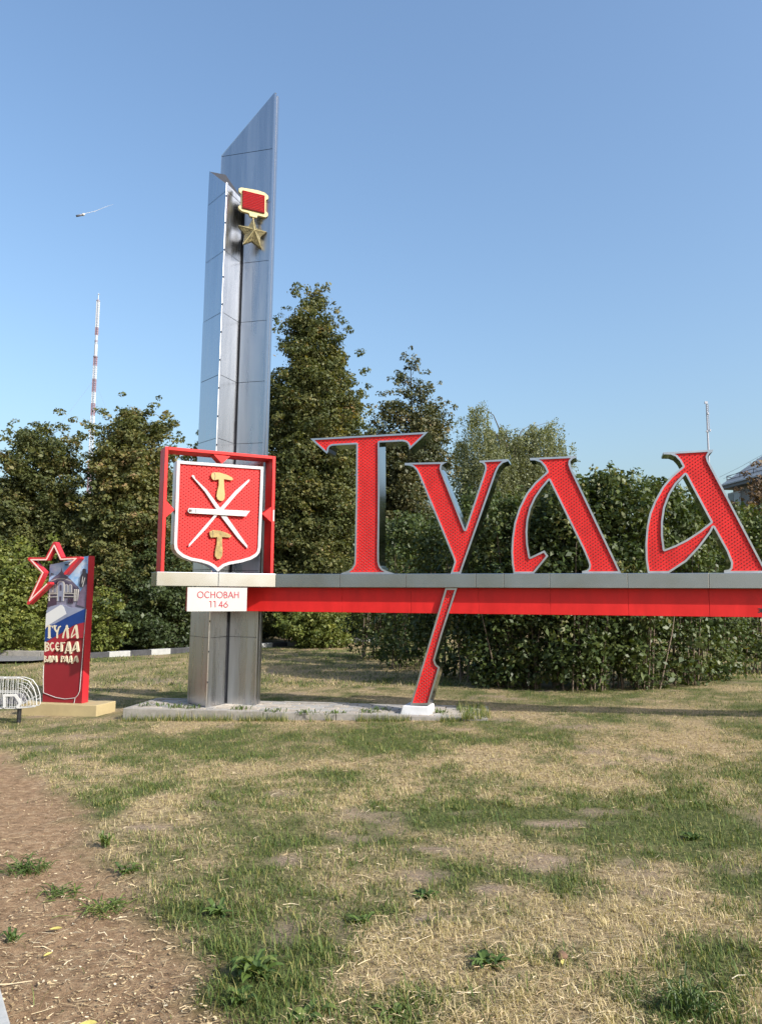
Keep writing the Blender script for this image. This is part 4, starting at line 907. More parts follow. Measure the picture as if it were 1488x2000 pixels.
def tree(name, label, px, top, base_y, Y, prof, mats, seed, nbough=80, per=95, size=0.12, tr=0.16, tint=0.5, crad=(0.26, 0.50), group=None, cat='tree', zmin=0.0, up=0.35, ragged=0.30, rise=0.30, sprig=0.5):
    """prof: [(height fraction, left half-width px, right half-width px)] at distance Y; px = centre line, top = y of the tip in the photo.
    The crown is built of separate boughs with leaf clumps towards their ends, so gaps stay between them."""
    g = np.random.default_rng(seed); P0 = atY(px, base_y, Y); X0 = P0[0]; zt = atY(px, top, Y)[2]; k = Y / F
    root = thing(name, label, cat, (X0, Y, 0), group)
    hs = np.array([p[0] for p in prof]); wl = np.array([p[1] for p in prof]) * k; wr = np.array([p[2] for p in prof]) * k
    grid = np.linspace(hs[0], .985, 200); wgt = (np.interp(grid, hs, wl) + np.interp(grid, hs, wr)) ** 0.85 + 0.05
    cum = np.cumsum(wgt); cum /= cum[-1]; h = np.interp((np.arange(nbough) + g.uniform(.1, .9, nbough)) / nbough, cum, grid)
    th = g.uniform(0, 2 * np.pi, nbough); back = np.sin(th) > 0.45; th = np.where(back & (g.random(nbough) < .7), -th, th)
    C, cr, lim = [], [], MB()
    for i in range(nbough):
        w = np.interp(h[i], hs, wr if math.cos(th[i]) > 0 else wl); wd = (np.interp(h[i], hs, wl) + np.interp(h[i], hs, wr)) / 2
        ca, sa = math.cos(th[i]), math.sin(th[i]); ww = math.hypot(w * ca, wd * sa) * (1 - ragged + ragged * 1.45 * g.random())
        rad = g.uniform(*crad) * min(1.1, .40 + wd / 2.4); L = max(ww - rad * .7, .08); zb = h[i] * zt; z0 = max(zb - rise * L - .15, zt * .06)
        s0 = np.array([X0, Y, z0]); tip = np.array([X0 + ca * L, Y + sa * L, max(zb, zmin + rad * .6)])
        nc = 1 + int(L / .55)
        for q in range(nc):
            f = 1 - q * .62 / max(nc, 1) - .04 * g.random(); c = s0 + (tip - s0) * np.array([f, f, f ** .75]); spread = .28 * L * (.3 + .7 * f) if q else .05
            C.append(c + g.normal(0, 1, 3) * spread * np.array([.6, .6, .35])); cr.append(rad * (.85 + .35 * g.random()) * (1.0 if q == 0 else 1.1))
        for q in range(3):                                             # sprigs standing out of the outline
            if g.random() < sprig: C.append(tip + np.array([ca, sa, .35 + .4 * g.random()]) * rad * g.uniform(.9, 1.5) + g.normal(0, .16, 3) * (1 + L * .25)); cr.append(g.uniform(.10, .20))
        lim.tube([s0, s0 + (tip - s0) * np.array([.5, .5, .62]), tip], [tr * .30 * (1.1 - h[i]) + .004, tr * .18 * (1.1 - h[i]) + .004, .005], 4, False)
    for dz, r_ in ((.12, .13), (.32, .2), (.6, .28)): C.append(np.array([X0 + g.normal(0, .05), Y, zt - dz])); cr.append(r_)
    C = np.array(C); cr = np.array(cr); C[:, 2] = np.maximum(C[:, 2], cr * .5 + zmin)
    cnt = np.maximum(9, per * (cr / np.mean(crad)) ** 1.9).astype(int)
    V, Fq, T = leaves(C, cr, cnt, size, g, tint=tint, shell=.25, up=up, flat=.62)
    tag(npmesh('crown', V, Fq, mats[0], root, {'tint': T}), kind='stuff')
    b = MB(); tp = [(X0 + 0.06 * math.sin(f * 9 + seed) * (f > 0), Y + 0.05 * math.cos(f * 7), zt * f - (0.15 if f == 0 else 0)) for f in (0, .05, .2, .4, .6, .8, .95)]
    b.tube(tp, [tr * 1.35, tr, tr * .85, tr * .65, tr * .42, tr * .2, tr * .06], 8, False); b.build('trunk', mats[1], root, True)
    lim.build('limbs', mats[1], root, True)
    return root
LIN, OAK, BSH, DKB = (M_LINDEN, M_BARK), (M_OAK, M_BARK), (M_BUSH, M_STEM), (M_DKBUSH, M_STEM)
tree('linden_tree', 'broad olive tree at the far left with a rounded pointed top', 72, 822, 1262, 24.5, [(.03, 30, 30), (.12, 85, 80), (.35, 104, 90), (.55, 98, 82), (.72, 88, 70), (.86, 78, 66), (.94, 50, 52), (1, 18, 16)], LIN, 11, 170, 175, .096, .17, .45, ragged=.22, group='tall trees behind the sign')
tree('linden_tree', 'big brownish-green tree between the welcome board and the red frame', 258, 802, 1262, 24.0, [(.02, 60, 60), (.10, 110, 100), (.30, 125, 110), (.52, 112, 100), (.70, 104, 84), (.84, 90, 72), (.93, 66, 62), (.97, 44, 54), (1, 24, 40)], LIN, 12, 215, 175, .096, .18, .55, ragged=.22, group='tall trees behind the sign')
tree('linden_tree', 'hazy tree showing just behind the top left of the red frame', 395, 842, 1255, 31, [(.05, 40, 40), (.2, 70, 70), (.5, 78, 78), (.75, 62, 66), (.9, 42, 44), (1, 10, 10)], LIN, 13, 75, 120, .115, .15, .55, group='tall trees behind the sign')
tree('linden_tree', 'tallest tree, cone shaped, directly right of the steel stele', 604, 560, 1255, 26.5, [(.02, 60, 60), (.06, 110, 90), (.18, 118, 108), (.38, 122, 120), (.55, 116, 114), (.68, 104, 88), (.78, 92, 66), (.87, 62, 54), (.94, 36, 38), (1, 8, 8)], LIN, 14, 330, 170, .096, .22, .45, ragged=.17, group='tall trees behind the sign')
tree('oak_tree', 'dark ragged tree with a spiky top behind the T-shaped letter', 804, 688, 1252, 29.0, [(.04, 40, 40), (.15, 100, 80), (.40, 98, 84), (.60, 92, 80), (.72, 96, 68), (.82, 50, 56), (.90, 34, 30), (1, 4, 8)], OAK, 15, 175, 130, .10, .18, .5, ragged=.22, group='tall trees behind the sign')
tree('rowan_tree', 'reddish-brown tree top in front of the grey building at the right edge', 1500, 925, 1240, 24, [(.05, 30, 30), (.3, 70, 70), (.6, 66, 66), (.85, 45, 45), (1, 10, 10)], (M_ROWAN, M_BARK), 16, 60, 90, .12, .12, .5, group='tall trees behind the sign')
# smaller bushes
for i, (lb, px, top, Y, hw, mt, tn, sd, nc) in enumerate([
    ('sunlit yellow-green bush at the left edge beside the road', 28, 1050, 20.6, 78, BSH, .55, 21, 120), ('small sunlit bush showing right behind the welcome board', 208, 1150, 21.6, 34, BSH, .5, 22, 60),
    ('bright bush hidden partly behind the red star of the board', 110, 1120, 21.4, 50, BSH, .35, 27, 70),
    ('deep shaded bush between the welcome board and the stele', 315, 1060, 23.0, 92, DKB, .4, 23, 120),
    ('low boughs coloured light green for sunlight, hanging behind the gap under the beam', 615, 1160, 25.0, 82, (M_BUSH, M_STEM), .45, 24, 90), ('dark bush behind the stele foot', 470, 1120, 28.5, 80, DKB, .5, 25, 90),  # the low boughs take the bright leaf: sunlight put into their colour
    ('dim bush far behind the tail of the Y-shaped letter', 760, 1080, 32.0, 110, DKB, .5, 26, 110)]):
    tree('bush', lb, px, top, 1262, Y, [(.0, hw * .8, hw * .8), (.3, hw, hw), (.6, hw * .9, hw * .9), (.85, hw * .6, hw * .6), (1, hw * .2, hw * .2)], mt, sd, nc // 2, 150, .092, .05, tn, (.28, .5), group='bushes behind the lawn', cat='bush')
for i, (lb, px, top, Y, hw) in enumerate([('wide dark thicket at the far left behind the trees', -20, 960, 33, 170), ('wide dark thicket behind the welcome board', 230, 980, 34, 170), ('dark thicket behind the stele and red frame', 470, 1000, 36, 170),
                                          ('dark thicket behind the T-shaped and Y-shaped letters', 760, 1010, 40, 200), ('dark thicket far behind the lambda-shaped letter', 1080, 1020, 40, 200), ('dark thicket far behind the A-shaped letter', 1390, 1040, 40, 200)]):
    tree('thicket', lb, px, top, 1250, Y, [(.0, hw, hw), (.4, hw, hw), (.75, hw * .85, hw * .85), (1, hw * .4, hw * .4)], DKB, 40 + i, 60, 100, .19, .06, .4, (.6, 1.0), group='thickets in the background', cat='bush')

# weeping birch
g = np.random.default_rng(77); YB = 37.0; kB = YB / F
birch = thing('birch_tree', 'pale weeping birch behind the Y-shaped and lambda-shaped letters', 'tree', (atY(1000, 1200, YB)[0], YB, 0), 'tall trees behind the sign')
Vs, Fs, Ts = [], [], []; b = MB(); bl = MB(); off = 0
bt = atY(1000, 1240, YB)
b.tube([(bt[0], YB, -.1), (bt[0] + .1, YB, 3.5), (bt[0] - .1, YB, 7.0), (bt[0] + .1, YB, 8.2)], [.2, .16, .1, .03], 8, False)
heads = [(905, 850, 26), (925, 800, 20), (950, 832, 30), (985, 828, 30), (1010, 850, 32), (1040, 826, 28), (1075, 820, 26), (1092, 855, 22), (960, 880, 50), (1030, 890, 60), (1060, 930, 50), (990, 950, 60), (925, 900, 40), (1000, 1000, 60), (1065, 990, 45)]
for hx, hy, hr in heads:
    Ph = atY(hx, hy, YB); dep = g.uniform(-1.2, 1.2)
    bl.tube([(bt[0], YB, max(2.5, Ph[2] - 2.2)), ((bt[0] + Ph[0]) / 2, YB + dep / 2, Ph[2] - .4), (Ph[0], YB + dep, Ph[2])], [.05, .022, .005], 5, False)
    ns = int(hr * 2.4)
    for s in range(ns):
        x0 = Ph[0] + g.normal(0, hr * kB * .55); y0 = YB + dep + g.normal(0, .7); z0 = Ph[2] - abs(x0 - Ph[0]) * .7 - g.uniform(0, .3); Ln = g.uniform(1.0, 3.2); m = int(Ln * 42)
        t = g.random(m); C = np.stack([x0 + .10 * np.sin(t * 3 + s) + g.normal(0, .06, m), y0 + g.normal(0, .06, m), z0 - t * Ln], 1)
        V, Fq, T = leaves(C, np.full(m, .03), np.ones(m, int), .085, g, up=0.0, droop=1.2, tint=.5, tvar=.1)
        Vs.append(V); Fs.append(Fq + off); Ts.append(T); off += len(V)
for p0, p1 in (((905, 845), (950, 795)), ((880, 838), (900, 815))):
    C = np.array([atY(p0[0] + (p1[0] - p0[0]) * t, p0[1] + (p1[1] - p0[1]) * t, YB) + g.normal(0, .05, 3) for t in np.linspace(0, 1, 60)]); V, Fq, T = leaves(C, np.full(60, .04), np.ones(60, int), .085, g); Vs.append(V); Fs.append(Fq + off); Ts.append(T); off += len(V)
tag(npmesh('crown', np.concatenate(Vs), np.concatenate(Fs), M_BIRCH, birch, {'tint': np.concatenate(Ts)}), kind='stuff')
b.build('trunk', M_BIRCHBARK, birch, True); bl.build('limbs', M_BARK, birch, True)

# hedge of broad-leaved shrubs right behind the letters
hedge = [(742, 1288, 1012, 17.6, 58, 'shrub at the left end of the hedge, beside the T-shaped letter'), (806, 1308, 1002, 16.4, 70, 'hedge shrub seen between the T stem and the Y arm'), (872, 1326, 1004, 15.2, 70, 'hedge shrub behind the left arm and tail of the Y-shaped letter'), (935, 1338, 960, 14.4, 62, 'hedge shrub rising inside the space right of the Y-shaped letter'),
         (998, 1346, 968, 13.9, 62, 'hedge shrub between the Y-shaped and lambda-shaped letters'), (1060, 1348, 978, 13.4, 66, 'hedge shrub filling the opening of the lambda-shaped letter'), (1125, 1352, 936, 13.3, 66, 'tall hedge shrub behind the right leg of the lambda-shaped letter'),
         (1185, 1352, 922, 13.4, 62, 'tallest hedge shrub, just right of the lambda-shaped letter'), (1240, 1350, 934, 13.6, 60, 'hedge shrub just left of the A-shaped letter'), (1310, 1342, 950, 14.2, 66, 'hedge shrub seen through the loop of the A-shaped letter'), (1375, 1332, 990, 14.8, 66, 'hedge shrub behind the legs of the A-shaped letter'),
         (1450, 1318, 1000, 15.6, 76, 'sunlit hedge shrub at the right edge under the beam end'), (1540, 1310, 985, 16.2, 80, 'last hedge shrub cut by the right edge')]
for i, (px, by, top, Y, hw, lb) in enumerate(hedge):
    g = np.random.default_rng(300 + i); Yq = Y
    for _ in range(6): xx = ray(px, by)[0] * Yq; Yq = (float(gh(xx, Yq)) - EYE) / ray(px, by)[2]
    Yq += .42 * hw * Yq / F + .25; Y = Yq; k = Y / F; X0 = atY(px, by, Y)[0]; zt = atY(px, top, Y)[2]; hw_ = hw * k
    root = thing('hedge_shrub', lb, 'shrub', (X0, Y, 0), 'shrubs of the hedge behind the letters')
    n = 104; h = g.uniform(.08, 1, n); th = g.uniform(np.pi, 2 * np.pi, n); th = np.where(g.random(n) < .25, -th, th); rr = np.sqrt(g.uniform(.2, 1, n))
    wd = hw_ * np.interp(h, [0, .12, .5, .85, 1], [.72, 1.0, 1.12, .8, .35])
    C = np.stack([X0 + np.cos(th) * wd * rr * 1.05, Y + np.sin(th) * wd * rr * .95, h * zt - .12], 1); cr = g.uniform(.14, .38, n)
    # leafy shoots standing above the top
    m = 26; sx = X0 + g.uniform(-1, 1, m) * hw_ * .9; sz = zt * g.uniform(.84, 1.0, m)
    for q in range(m):
        tt = np.linspace(0, 1, 6); C = np.concatenate([C, np.stack([sx[q] + .1 * tt * g.normal(), np.full(6, Y - .2) + g.normal() * .3, sz[q] - .55 * (1 - tt) + .02], 1)]); cr = np.concatenate([cr, np.full(6, .085)])
    cnt = np.where(cr < .1, 6, (cr / .28) ** 1.8 * 84).astype(int)
    C[:, 2] = np.maximum(C[:, 2], .16) + float(gh(X0, Y))
    V, Fq, T = leaves(C, cr, cnt, .078, g, tint=.46, tvar=.2, shell=.30, up=.25, droop=.4, aspect=.62)
    tag(npmesh('foliage', V, Fq, M_HEDGE, root, {'tint': T}), kind='stuff')
    b = MB()
    for q in range(15):
        a = X0 + g.uniform(-.6, .6) * hw_; yy = Y + g.uniform(-.7, .3) * hw_; e_ = (a + g.normal(0, .22), yy + g.normal(0, .15), zt * g.uniform(.5, .9)); b.tube([(a, yy, -.05), ((a + e_[0]) / 2 + g.normal(0, .06), yy, e_[2] * .5), e_], [.016, .011, .004], 5, False)
    b.build('stems', M_STEM, root, True)

# ------------------------------------------------------------------ weeds and litter in the foreground
def rosette(label, px, py, n, ln, wd, rise, seed, m=M_WEED, tint=.5, name='weed', cat='weed'):
    g = np.random.default_rng(seed); ln *= .6; wd *= .62; P = ground(px, py); z0 = float(gh(P[0], P[1])); V, Fq, T = [], [], []
    for i in range(n):
        a = g.uniform(0, 2 * np.pi); L = ln * g.uniform(.55, 1.2); w = wd * g.uniform(.7, 1.3); up = rise * g.uniform(.5, 1.4); sg = ln * (.45 if wd < .006 else .18); o0 = np.array([P[0] + g.normal(0, sg * 1.3), P[1] + g.normal(0, sg), z0])
        dr = np.array([math.cos(a), math.sin(a), 0]); sd = np.array([-dr[1], dr[0], 0]) * w; tn = np.clip(tint + g.normal(0, .2), 0, 1); b0 = len(V)
        for t, ww in ((0, .25), (.3, .9), (.62, 1.0), (.86, .6)):
            c = o0 + dr * L * t + np.array([0, 0, up * math.sin(t * 2.3) * L]); V += [c - sd * ww + [0, 0, .002], c + [0, 0, -w * .35 * ww], c + sd * ww + [0, 0, .002]]; T += [tn] * 3
        V.append(o0 + dr * L + np.array([0, 0, up * math.sin(2.3) * L])); T.append(tn)
        for s in range(3):
            r0, r1 = b0 + s * 3, b0 + s * 3 + 3; Fq += [(r0, r0 + 1, r1 + 1, r1), (r0 + 1, r0 + 2, r1 + 2, r1 + 1)]
        r0 = b0 + 9; e_ = b0 + 12; Fq += [(r0, r0 + 1, e_, e_), (r0 + 1, r0 + 2, e_, e_)]
    root = thing(name, label, cat, tuple(P[:2]) + (z0,), 'weeds in the near lawn and path')
    Fq = [tuple(dict.fromkeys(q)) for q in Fq]
    me = tag(mesh('leaf_rosette', V, Fq, m, root), kind='stuff'); at_ = me.data.attributes.new('tint', 'FLOAT', 'POINT'); at_.data.foreach_set('value', np.array(T, np.float32)); return root
for i, a in enumerate([
    ('upright green weed on the edge of the dirt path', 208, 1648, 22, .10, .014, 1.1, .6), ('low green weed at the path edge just nearer the camera', 252, 1700, 20, .11, .015, .6, .4),
    ('large tuft of green grass lying on the dirt path at the left', 60, 1690, 90, .20, .006, .45, .35), ('second loose grass tuft on the path right of the large one', 120, 1735, 50, .17, .005, .3, .5),
    ('spreading pale grass tuft in the middle of the dirt path', 205, 1762, 80, .17, .006, .35, .65), ('small grey-green weed on the path at the left edge', 22, 1822, 18, .09, .010, .7, .3),
    ('dandelion rosette in the grass right of the path edge', 430, 1786, 24, .12, .018, .5, .35), ('big leafy weed clump in the lower left of the lawn', 500, 1905, 46, .17, .024, .55, .45), ('broad single leaves at the corner of lawn and path', 470, 1955, 14, .10, .022, .5, .35),
    ('leafy rosette at the lower middle of the lawn', 700, 1805, 22, .10, .016, .45, .4), ('low dark rosette beside the bare sandy patch', 830, 1752, 26, .11, .016, .35, .3), ('dark green leafy clump in the straw at lower centre', 950, 1888, 40, .12, .020, .4, .35),
    ('broad leaves at the bottom left centre edge of the lawn', 600, 1992, 20, .13, .026, .4, .4), ('bushy green tuft near the bottom right', 1345, 1975, 90, .15, .006, .9, .35), ('leafy weeds at the bottom edge under the dry straw', 770, 1975, 18, .10, .018, .4, .5), ('clover-like weed patch at the right side', 1350, 1640, 50, .10, .018, .4, .45)]): rosette(a[0], *a[1:7], 500 + i, tint=a[7])
for i, (px, py) in enumerate([(300, 1378), (345, 1381), (378, 1383), (470, 1385), (600, 1393), (722, 1391), (740, 1386), (860, 1391), (915, 1388), (530, 1390), (655, 1394)]):
    P = ground(px, py, SZ); gq = np.random.default_rng(900 + i); V, Fq, T = [], [], []
    for q in range(34):
        a = gq.uniform(0, 2 * np.pi); L = gq.uniform(.04, .09); o0 = np.array([P[0] + gq.normal(0, .08), P[1] + gq.normal(0, .05), SZ - .01]); dr = np.array([math.cos(a), math.sin(a), 0]); sd = np.array([-dr[1], dr[0], 0]) * .006; b0 = len(V)
        V += [o0 - sd, o0 + sd, o0 + dr * L * .5 + sd + [0, 0, L * .7], o0 + dr * L * .5 - sd + [0, 0, L * .7], o0 + dr * L + [0, 0, L * .6]]; Fq += [(b0, b0 + 1, b0 + 2, b0 + 3), (b0 + 3, b0 + 2, b0 + 4)]; T += [float(np.clip(gq.normal(.45, .2), 0, 1))] * 5
    root = thing('paver_weed', ['weed tuft at the left end of the paved slab', 'weed tuft left of the stele foot', 'tallest weed tuft at the stele nose', 'weed tuft just right of the stele foot', 'weed tuft along the slab front, near its middle', 'bushy weed tuft left of the white plinth', 'small weed tuft close to the white plinth', 'weed tuft in front of the plinth right corner', 'weed tuft near the right end of the slab', 'thin weed tuft in the joint right of the stele', 'thin weed tuft near the middle of the slab'][i], 'weed', (P[0], P[1], SZ), 'weeds between the pavers')
    me = tag(mesh('leaf_tuft', V, Fq, M_WEED, root), kind='stuff'); at_ = me.data.attributes.new('tint', 'FLOAT', 'POINT'); at_.data.foreach_set('value', np.array(T, np.float32))
# a stone and fallen leaves
gq = np.random.default_rng(5); P = ground(1096, 1878); bm = bmesh.new(); bmesh.ops.create_icosphere(bm, subdivisions=2, radius=.026)
for v in bm.verts: v.co *= 1 + .25 * (gq.random() - .5); v.co.z *= .75
me = bpy.data.meshes.new('clod'); bm.to_mesh(me); bm.free(); me.materials.append(mat('clod_brown', (.13, .075, .045), .95, var=.3, scale=60)); o = bpy.data.objects.new('earth_clod', me); o.location = (P[0], P[1], float(gh(P[0], P[1])) + .018); link(o); tag(o, 'small brown clod of earth lying in the straw at lower right', 'clod')
M_FALLEN = mat('fallen_leaf_yellow', (.42, .36, .10), .6, var=.2, scale=30)
for i, (px, py, a, ln_, lb) in enumerate([(172, 1978, .2, .075, 'yellow-green fallen leaf on the path near the bottom edge'), (110, 1806, .1, .06, 'yellowish blade lying on the path at the left'), (1100, 1890, 1.2, .05, 'yellow fallen leaf in the grass beside the clod'), (95, 1850, .9, .045, 'pale curled leaf on the path')]):
    P = ground(px, py); z0 = float(gh(P[0], P[1])) + .012; d_ = np.array([math.cos(a), math.sin(a), .05]); s_ = np.array([-d_[1], d_[0], .25]); V = []
    for t, w_5 in ((-.5, .05), (-.25, .7), (.1, 1.0), (.35, .6), (.5, .03)): c = np.array([P[0], P[1], z0 + .02 * t * t]) + d_ * ln_ * t; V += [c - s_ * ln_ * .24 * w_5 + [0, 0, .012 * w_5], c, c + s_ * ln_ * .24 * w_5 + [0, 0, .006 * w_5]]
    Fq = [q for k in range(4) for q in ((k * 3, k * 3 + 1, k * 3 + 4, k * 3 + 3), (k * 3 + 1, k * 3 + 2, k * 3 + 5, k * 3 + 4))]
    tag(mesh('fallen_leaf', V, Fq, M_FALLEN), lb, 'leaf', 'fallen leaves in the foreground')
# straw, chips and twigs on the path and thatch in the lawn
M_STRAW = attr_mat('straw', [(0.0, (0.10, 0.075, 0.05)), (0.4, (0.36, 0.26, 0.14)), (0.8, (0.58, 0.46, 0.28)), (1.0, (0.72, 0.62, 0.44))], 0.7, 0.0, 0.2)
def litter(n, seed, on_path, ln, wd):
    g = np.random.default_rng(seed); y = 1 / g.uniform(1 / 9.0, 1 / 1.9, n); x = g.uniform(-1, .6 if on_path else 1, n) * (y * .56 + .4); p = path_f(x, y)
    k = (p > .35) if on_path else ((p < .3) & (g.random(n) > green_f(x, y)))
    k &= g.random(n) < .35 + fbm(x, y, 2.5, 71, 2) * .9
    x, y = x[k], y[k]; n = len(x); a = np.clip(g.normal(0.15, .65, n), -1.5, 1.7) + np.where(g.random(n) < .3, g.uniform(0, 3, n), 0); L = ln * g.gamma(2.2, .45, n); w = wd * g.uniform(.5, 1.6, n)
    tl = g.normal(0, .12, n); d = np.stack([np.cos(a), np.sin(a), tl], 1) * (L / 2)[:, None]; s = np.stack([-np.sin(a), np.cos(a), g.normal(0, .3, n)], 1) * (w / 2)[:, None]
    c = np.stack([x, y, gh(x, y) + .004 + g.uniform(0, .012, n) * (1 if on_path else 2.2)], 1); bend = np.stack([-np.sin(a), np.cos(a), np.abs(g.normal(0, .6, n))], 1) * (L * g.normal(0, .12, n))[:, None]
    V = np.stack([c - d - s, c - s + bend, c + d - s * .6, c + d + s * .6, c + s + bend, c - d + s], 1).reshape(-1, 3); q = np.arange(n)[:, None] * 6
    return V, np.concatenate([q + [0, 1, 4, 5], q + [1, 2, 3, 4]], 0), np.repeat(np.clip(g.beta(1.6, 1.7, n), 0, 1), 6)
for nm, lb, a in (('straw_litter', 'pale straw, dry stalks and wood chips scattered on the dirt path', [(26000, 81, True, .028, .0027), (26000, 82, True, .010, .0060), (1000, 83, True, .10, .0034)]), ('dry_thatch', 'dry stalks lying flat in the lawn', [(42000, 84, False, .038, .0024)])):
    VV, FF, TT, off = [], [], [], 0
    for q in a: V, Fq, T = litter(*q); VV.append(V); FF.append(Fq + off); TT.append(T); off += len(V)
    tag(npmesh(nm, np.concatenate(VV), np.concatenate(FF), M_STRAW, None, {'tint': np.concatenate(TT)}), lb, 'litter', kind='stuff')

# ================================================================== FAR THINGS
# television mast
YM = 420.0; kM = YM / F; Xm = ray(187, 700)[0] * YM
mw, mr_ = mat('hazed_mast_white', (.40, .43, .48), .6), mat('hazed_mast_red', (.22, .14, .17), .6); mg = mat('mast_grey', (.22, .20, .24), .6)  # distance haze put into the mast paints: white dulled, red greyed
mast = thing('television_mast', 'tall red and white lattice television mast far behind the left trees', 'mast', (Xm, YM, 0))
def zM(y): return atY(187, y, YM)[2]
def lattice(y0, y1, w0, m, nb):
    z0, z1 = zM(y1), zM(y0); b = MB(); w = w0 * kM / 2
    for sx_, sy_ in ((-1, -1), (1, -1), (1, 1), (-1, 1)): b.tube([(Xm + sx_ * w, YM + sy_ * w, z0), (Xm + sx_ * w, YM + sy_ * w, z1)], .20, 4)
    for k in range(nb):
        za, zb_ = z0 + (z1 - z0) * k / nb, z0 + (z1 - z0) * (k + 1) / nb
        for A_, B_ in (((-w, -w), (w, -w)), ((w, -w), (w, w)), ((-w, w), (-w, -w))):
            b.tube([(Xm + A_[0], YM + A_[1], za), (Xm + B_[0], YM + B_[1], zb_)], .13, 4); b.tube([(Xm + B_[0], YM + B_[1], za), (Xm + A_[0], YM + A_[1], zb_)], .13, 4); b.tube([(Xm + A_[0], YM + A_[1], zb_), (Xm + B_[0], YM + B_[1], zb_)], .15, 4)
    b.build('mast_section', m, mast)
lattice(588, 640, 4.4, mw, 12); lattice(640, 655, 4.2, mr_, 4)
b = MB(); b.tube([(Xm, YM, zM(671)), (Xm, YM, zM(655))], .75, 8); b.tube([(Xm, YM, zM(695)), (Xm, YM, zM(672))], .95, 8); b.build('tube_section', mw, mast)
MB().tube([(Xm, YM, zM(668.5)), (Xm, YM, zM(664.5))], .9, 8).build('collar', mg, mast)
lattice(697, 715, 5.2, mr_, 4); lattice(715, 740, 5.2, mw, 6); lattice(741, 766, 5.4, mr_, 6); lattice(766, 788, 5.4, mw, 5); lattice(788, 812, 5.6, mr_, 5); lattice(812, 900, 5.8, mw, 12); lattice(900, 1162, 6.0, mr_, 24)
for y, w in ((587, 7), (696, 9), (740.5, 8)):
    b = MB(); b.tube([(Xm, YM, zM(y + 1.6)), (Xm, YM, zM(y))], [w * kM / 2, w * kM / 2], 10); b.tube([(Xm, YM, zM(y)), (Xm, YM, zM(y - 2.4))], [w * kM / 2, w * kM / 5], 10); b.build('platform', mg, mast)
b = MB(); b.tube([(Xm, YM, zM(585)), (Xm, YM, zM(572))], [.35, .1], 6); b.tube([(Xm - .3, YM, zM(575)), (Xm + .7, YM, zM(575))], .3, 5); b.build('antenna', mw, mast)
for sx_, sy_ in ((-1, -.2), (.55, -.8), (.45, 1)): MB().tube([(Xm, YM, zM(741)), (Xm + sx_ * 75, YM + sy_ * 75, 0)], .035, 4).build('guy_wire', mg, mast)
# slim phone mast on the right
Y2 = 95.0; X2 = ray(1381, 840)[0] * Y2; z2 = lambda y: atY(1381, y, Y2)[2]
ph = thing('phone_mast', 'slim grey antenna mast rising behind the A-shaped letter', 'mast', (X2, Y2, 0)); mg2 = mat('phone_mast_grey', (.34, .35, .40), .5)
MB().tube([(X2, Y2, 0), (X2, Y2, z2(790))], [.16, .10], 6).build('pole', mg2, ph)
b = MB(); b.tube([(X2 + .20, Y2 - .1, z2(842)), (X2 + .18, Y2 - .1, z2(790))], .035, 4)
for k in range(14): zz = z2(842) + (z2(790) - z2(842)) * k / 13; b.tube([(X2, Y2 - .1, zz), (X2 + .20, Y2 - .1, zz)], .03, 4)
b.build('ladder', mg2, ph)
for x_, y_, w_2, h_2 in ((-.12, 787, .34, .30), (.05, 808, .16, .2), (-.16, 843, .18, .18), (.24, 841, .18, .26)): MB().box(X2 + x_ - w_2 / 2, X2 + x_ + w_2 / 2, Y2 - .25, Y2 - .05, z2(y_) - h_2 / 2, z2(y_) + h_2 / 2).build('antenna', mg2, ph)
# grey house at the right edge
YH = 48.0; hA = atY(1404, 948, YH)[:2]; hB = np.array(atY(1488, 927, YH - 4.6)[:2]); PH, _w = facep(hA, hB); HL = 22.0
house = thing('grey_house', 'grey house with pale sloping roof behind the hedge at the right edge', 'house', PH.W(HL / 2, 0, -5))
zeave = PH.uv(1450, 937)[1]; mwl = mat('house_wall', (.22, .21, .205), .85, var=.12, scale=2); mrf = mat('house_roof', (.50, .46, .42), .6, var=.1, scale=2); mtr = mat('house_trim', (.36, .37, .39), .5); mgl = mat('house_glass', (.05, .06, .08), .1); mdk = mat('house_fascia', (.11, .115, .13), .6)
MB().pbox(PH, 0.5, HL, -.1, zeave - .1, -10, -.6).build('wall', mwl, house)
MB().pbox(PH, 0, HL + .3, zeave - .25, zeave, -10.5, 0).build('eave', mdk, house)
MB().pbox(PH, -.05, HL + .3, zeave - .06, zeave + .02, .003, .09).build('gutter', mtr, house)
roof = MB().add([PH.W(0, zeave, 0), PH.W(HL + .3, zeave, 0), PH.W(HL + .3, zeave, -10.5), PH.W(0, zeave, -10.5), PH.W(4.6, zeave + 4.6, -5.2), PH.W(HL - 5, zeave + 4.6, -5.2)], [(0, 1, 5, 4), (1, 2, 5), (2, 3, 4, 5), (3, 0, 4), (3, 2, 1, 0)]).build('roof', mrf, house)
b = MB()
for k in range(12):
    u_ = .3 + k * 1.45; b.tube([PH.W(u_, zeave + .15, -.35), PH.W(u_, zeave + .60, -.35)], .03, 4); b.tube([PH.W(u_, zeave + .55, -.35), PH.W(u_ + .25, zeave + .42, -.8)], .025, 4)
b.tube([PH.W(.3, zeave + .58, -.35), PH.W(17, zeave + .58, -.35)], .02, 4); b.tube([PH.W(.3, zeave + .36, -.35), PH.W(17, zeave + .36, -.35)], .02, 4)
b.build('snow_guard', mdk, roof)
PHW = PH.off(-.6)
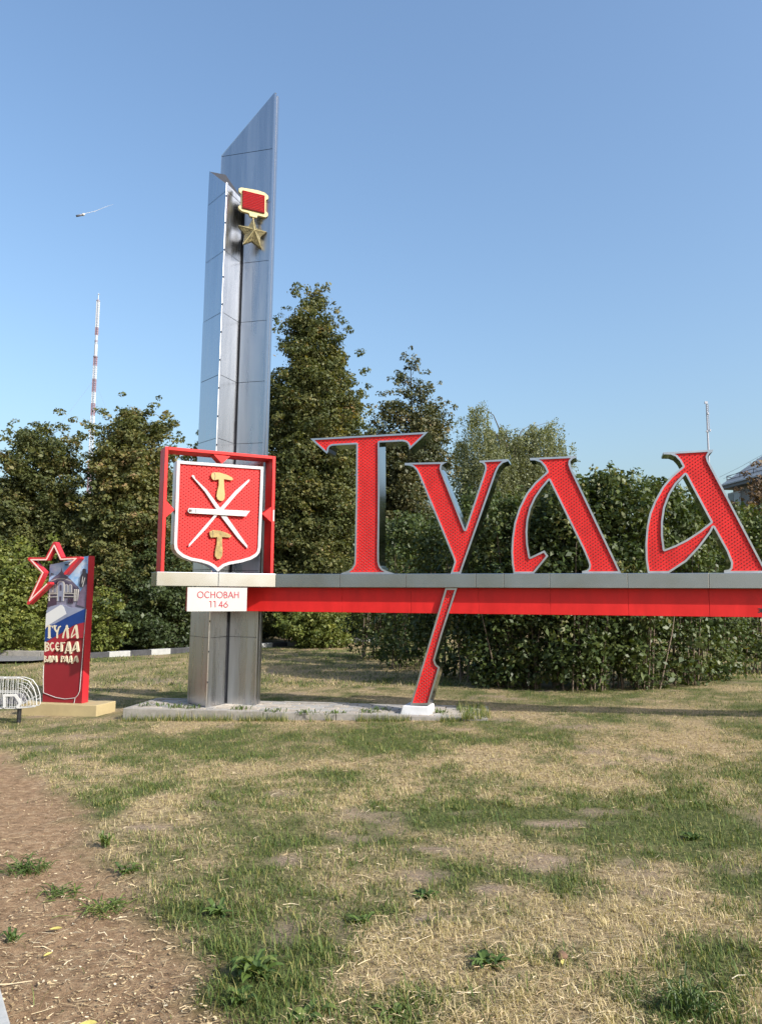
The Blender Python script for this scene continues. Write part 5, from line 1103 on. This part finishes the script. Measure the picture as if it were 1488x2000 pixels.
for k in range(6):
    wa = PHW.uv(1423, 966); wb = PHW.uv(1446, 986); uu = wa[0] + k * 3.1; ww = wb[0] - wa[0]
    if uu + ww > HL: break
    for zoff in (0, -2.9):
        z0, z1 = wb[1] + zoff, wa[1] + zoff
        wn = MB().pbox(PHW, uu - .08, uu + ww + .08, z0 - .08, z1 + .08, -.05, .05).build('window', mtr, house)
        MB().pbox(PHW, uu + .02, uu + ww * .46, z0, z1, .052, .06).build('pane', mgl, wn); MB().pbox(PHW, uu + ww * .54, uu + ww - .02, z0, z1, .052, .06).build('pane', mat('house_glass_pale', (.20, .22, .26), .2) if k == 0 and zoff == 0 else mgl, wn)
# overhead wires on the right
ow = mat('wire_grey', (.25, .26, .28), .6)
for lb, a, c in (('upper thin overhead wire above the grey house roof', (1488, 888), (1404, 932)), ('lower thin overhead wire above the grey house roof', (1488, 900), (1412, 935))):
    p, q = atY(*c, 46), atY(*a, 40); q2 = q + (q - p) * 1.2
    w1_ = thing('overhead_wire', lb, 'wire', tuple(p), 'overhead wires'); MB().tube([p, (p + q) / 2 - np.array([0, 0, .04]), q, q2], .009, 4).build('strand', ow, w1_)
# small unidentified object high in the left sky
YF = 30.0; A_ = atY(149.5, 422, YF); B_ = atY(162, 419.5, YF); Cw = atY(164.5, 417.5, YF); fly = thing('sky_object', 'small grey cylinder with a white end on a thin wire, high in the left sky', 'flying_object', tuple((A_ + B_) / 2))
MB().tube([A_, B_], .042, 12).build('body', mat('sky_object_grey', (.16, .17, .21), .5), fly, True)
MB().tube([B_ + (B_ - A_) * .002, B_ + (B_ - A_) * .12, Cw + (B_ - A_) * .12], [.052, .058, .035], 12).build('end_cap', M_WHITE, fly, True)
pts = [Cw, atY(186, 412.5, YF), atY(207, 404, YF), atY(222, 399, YF)]; MB().tube(pts, [.010, .009, .007, .003], 5).build('wire', mat('pale_wire', (.70, .72, .75), .4), fly)
MB().tube([pts[1], atY(186.3, 414.5, YF)], .009, 5).build('wire_clip', M_WHITE, fly)
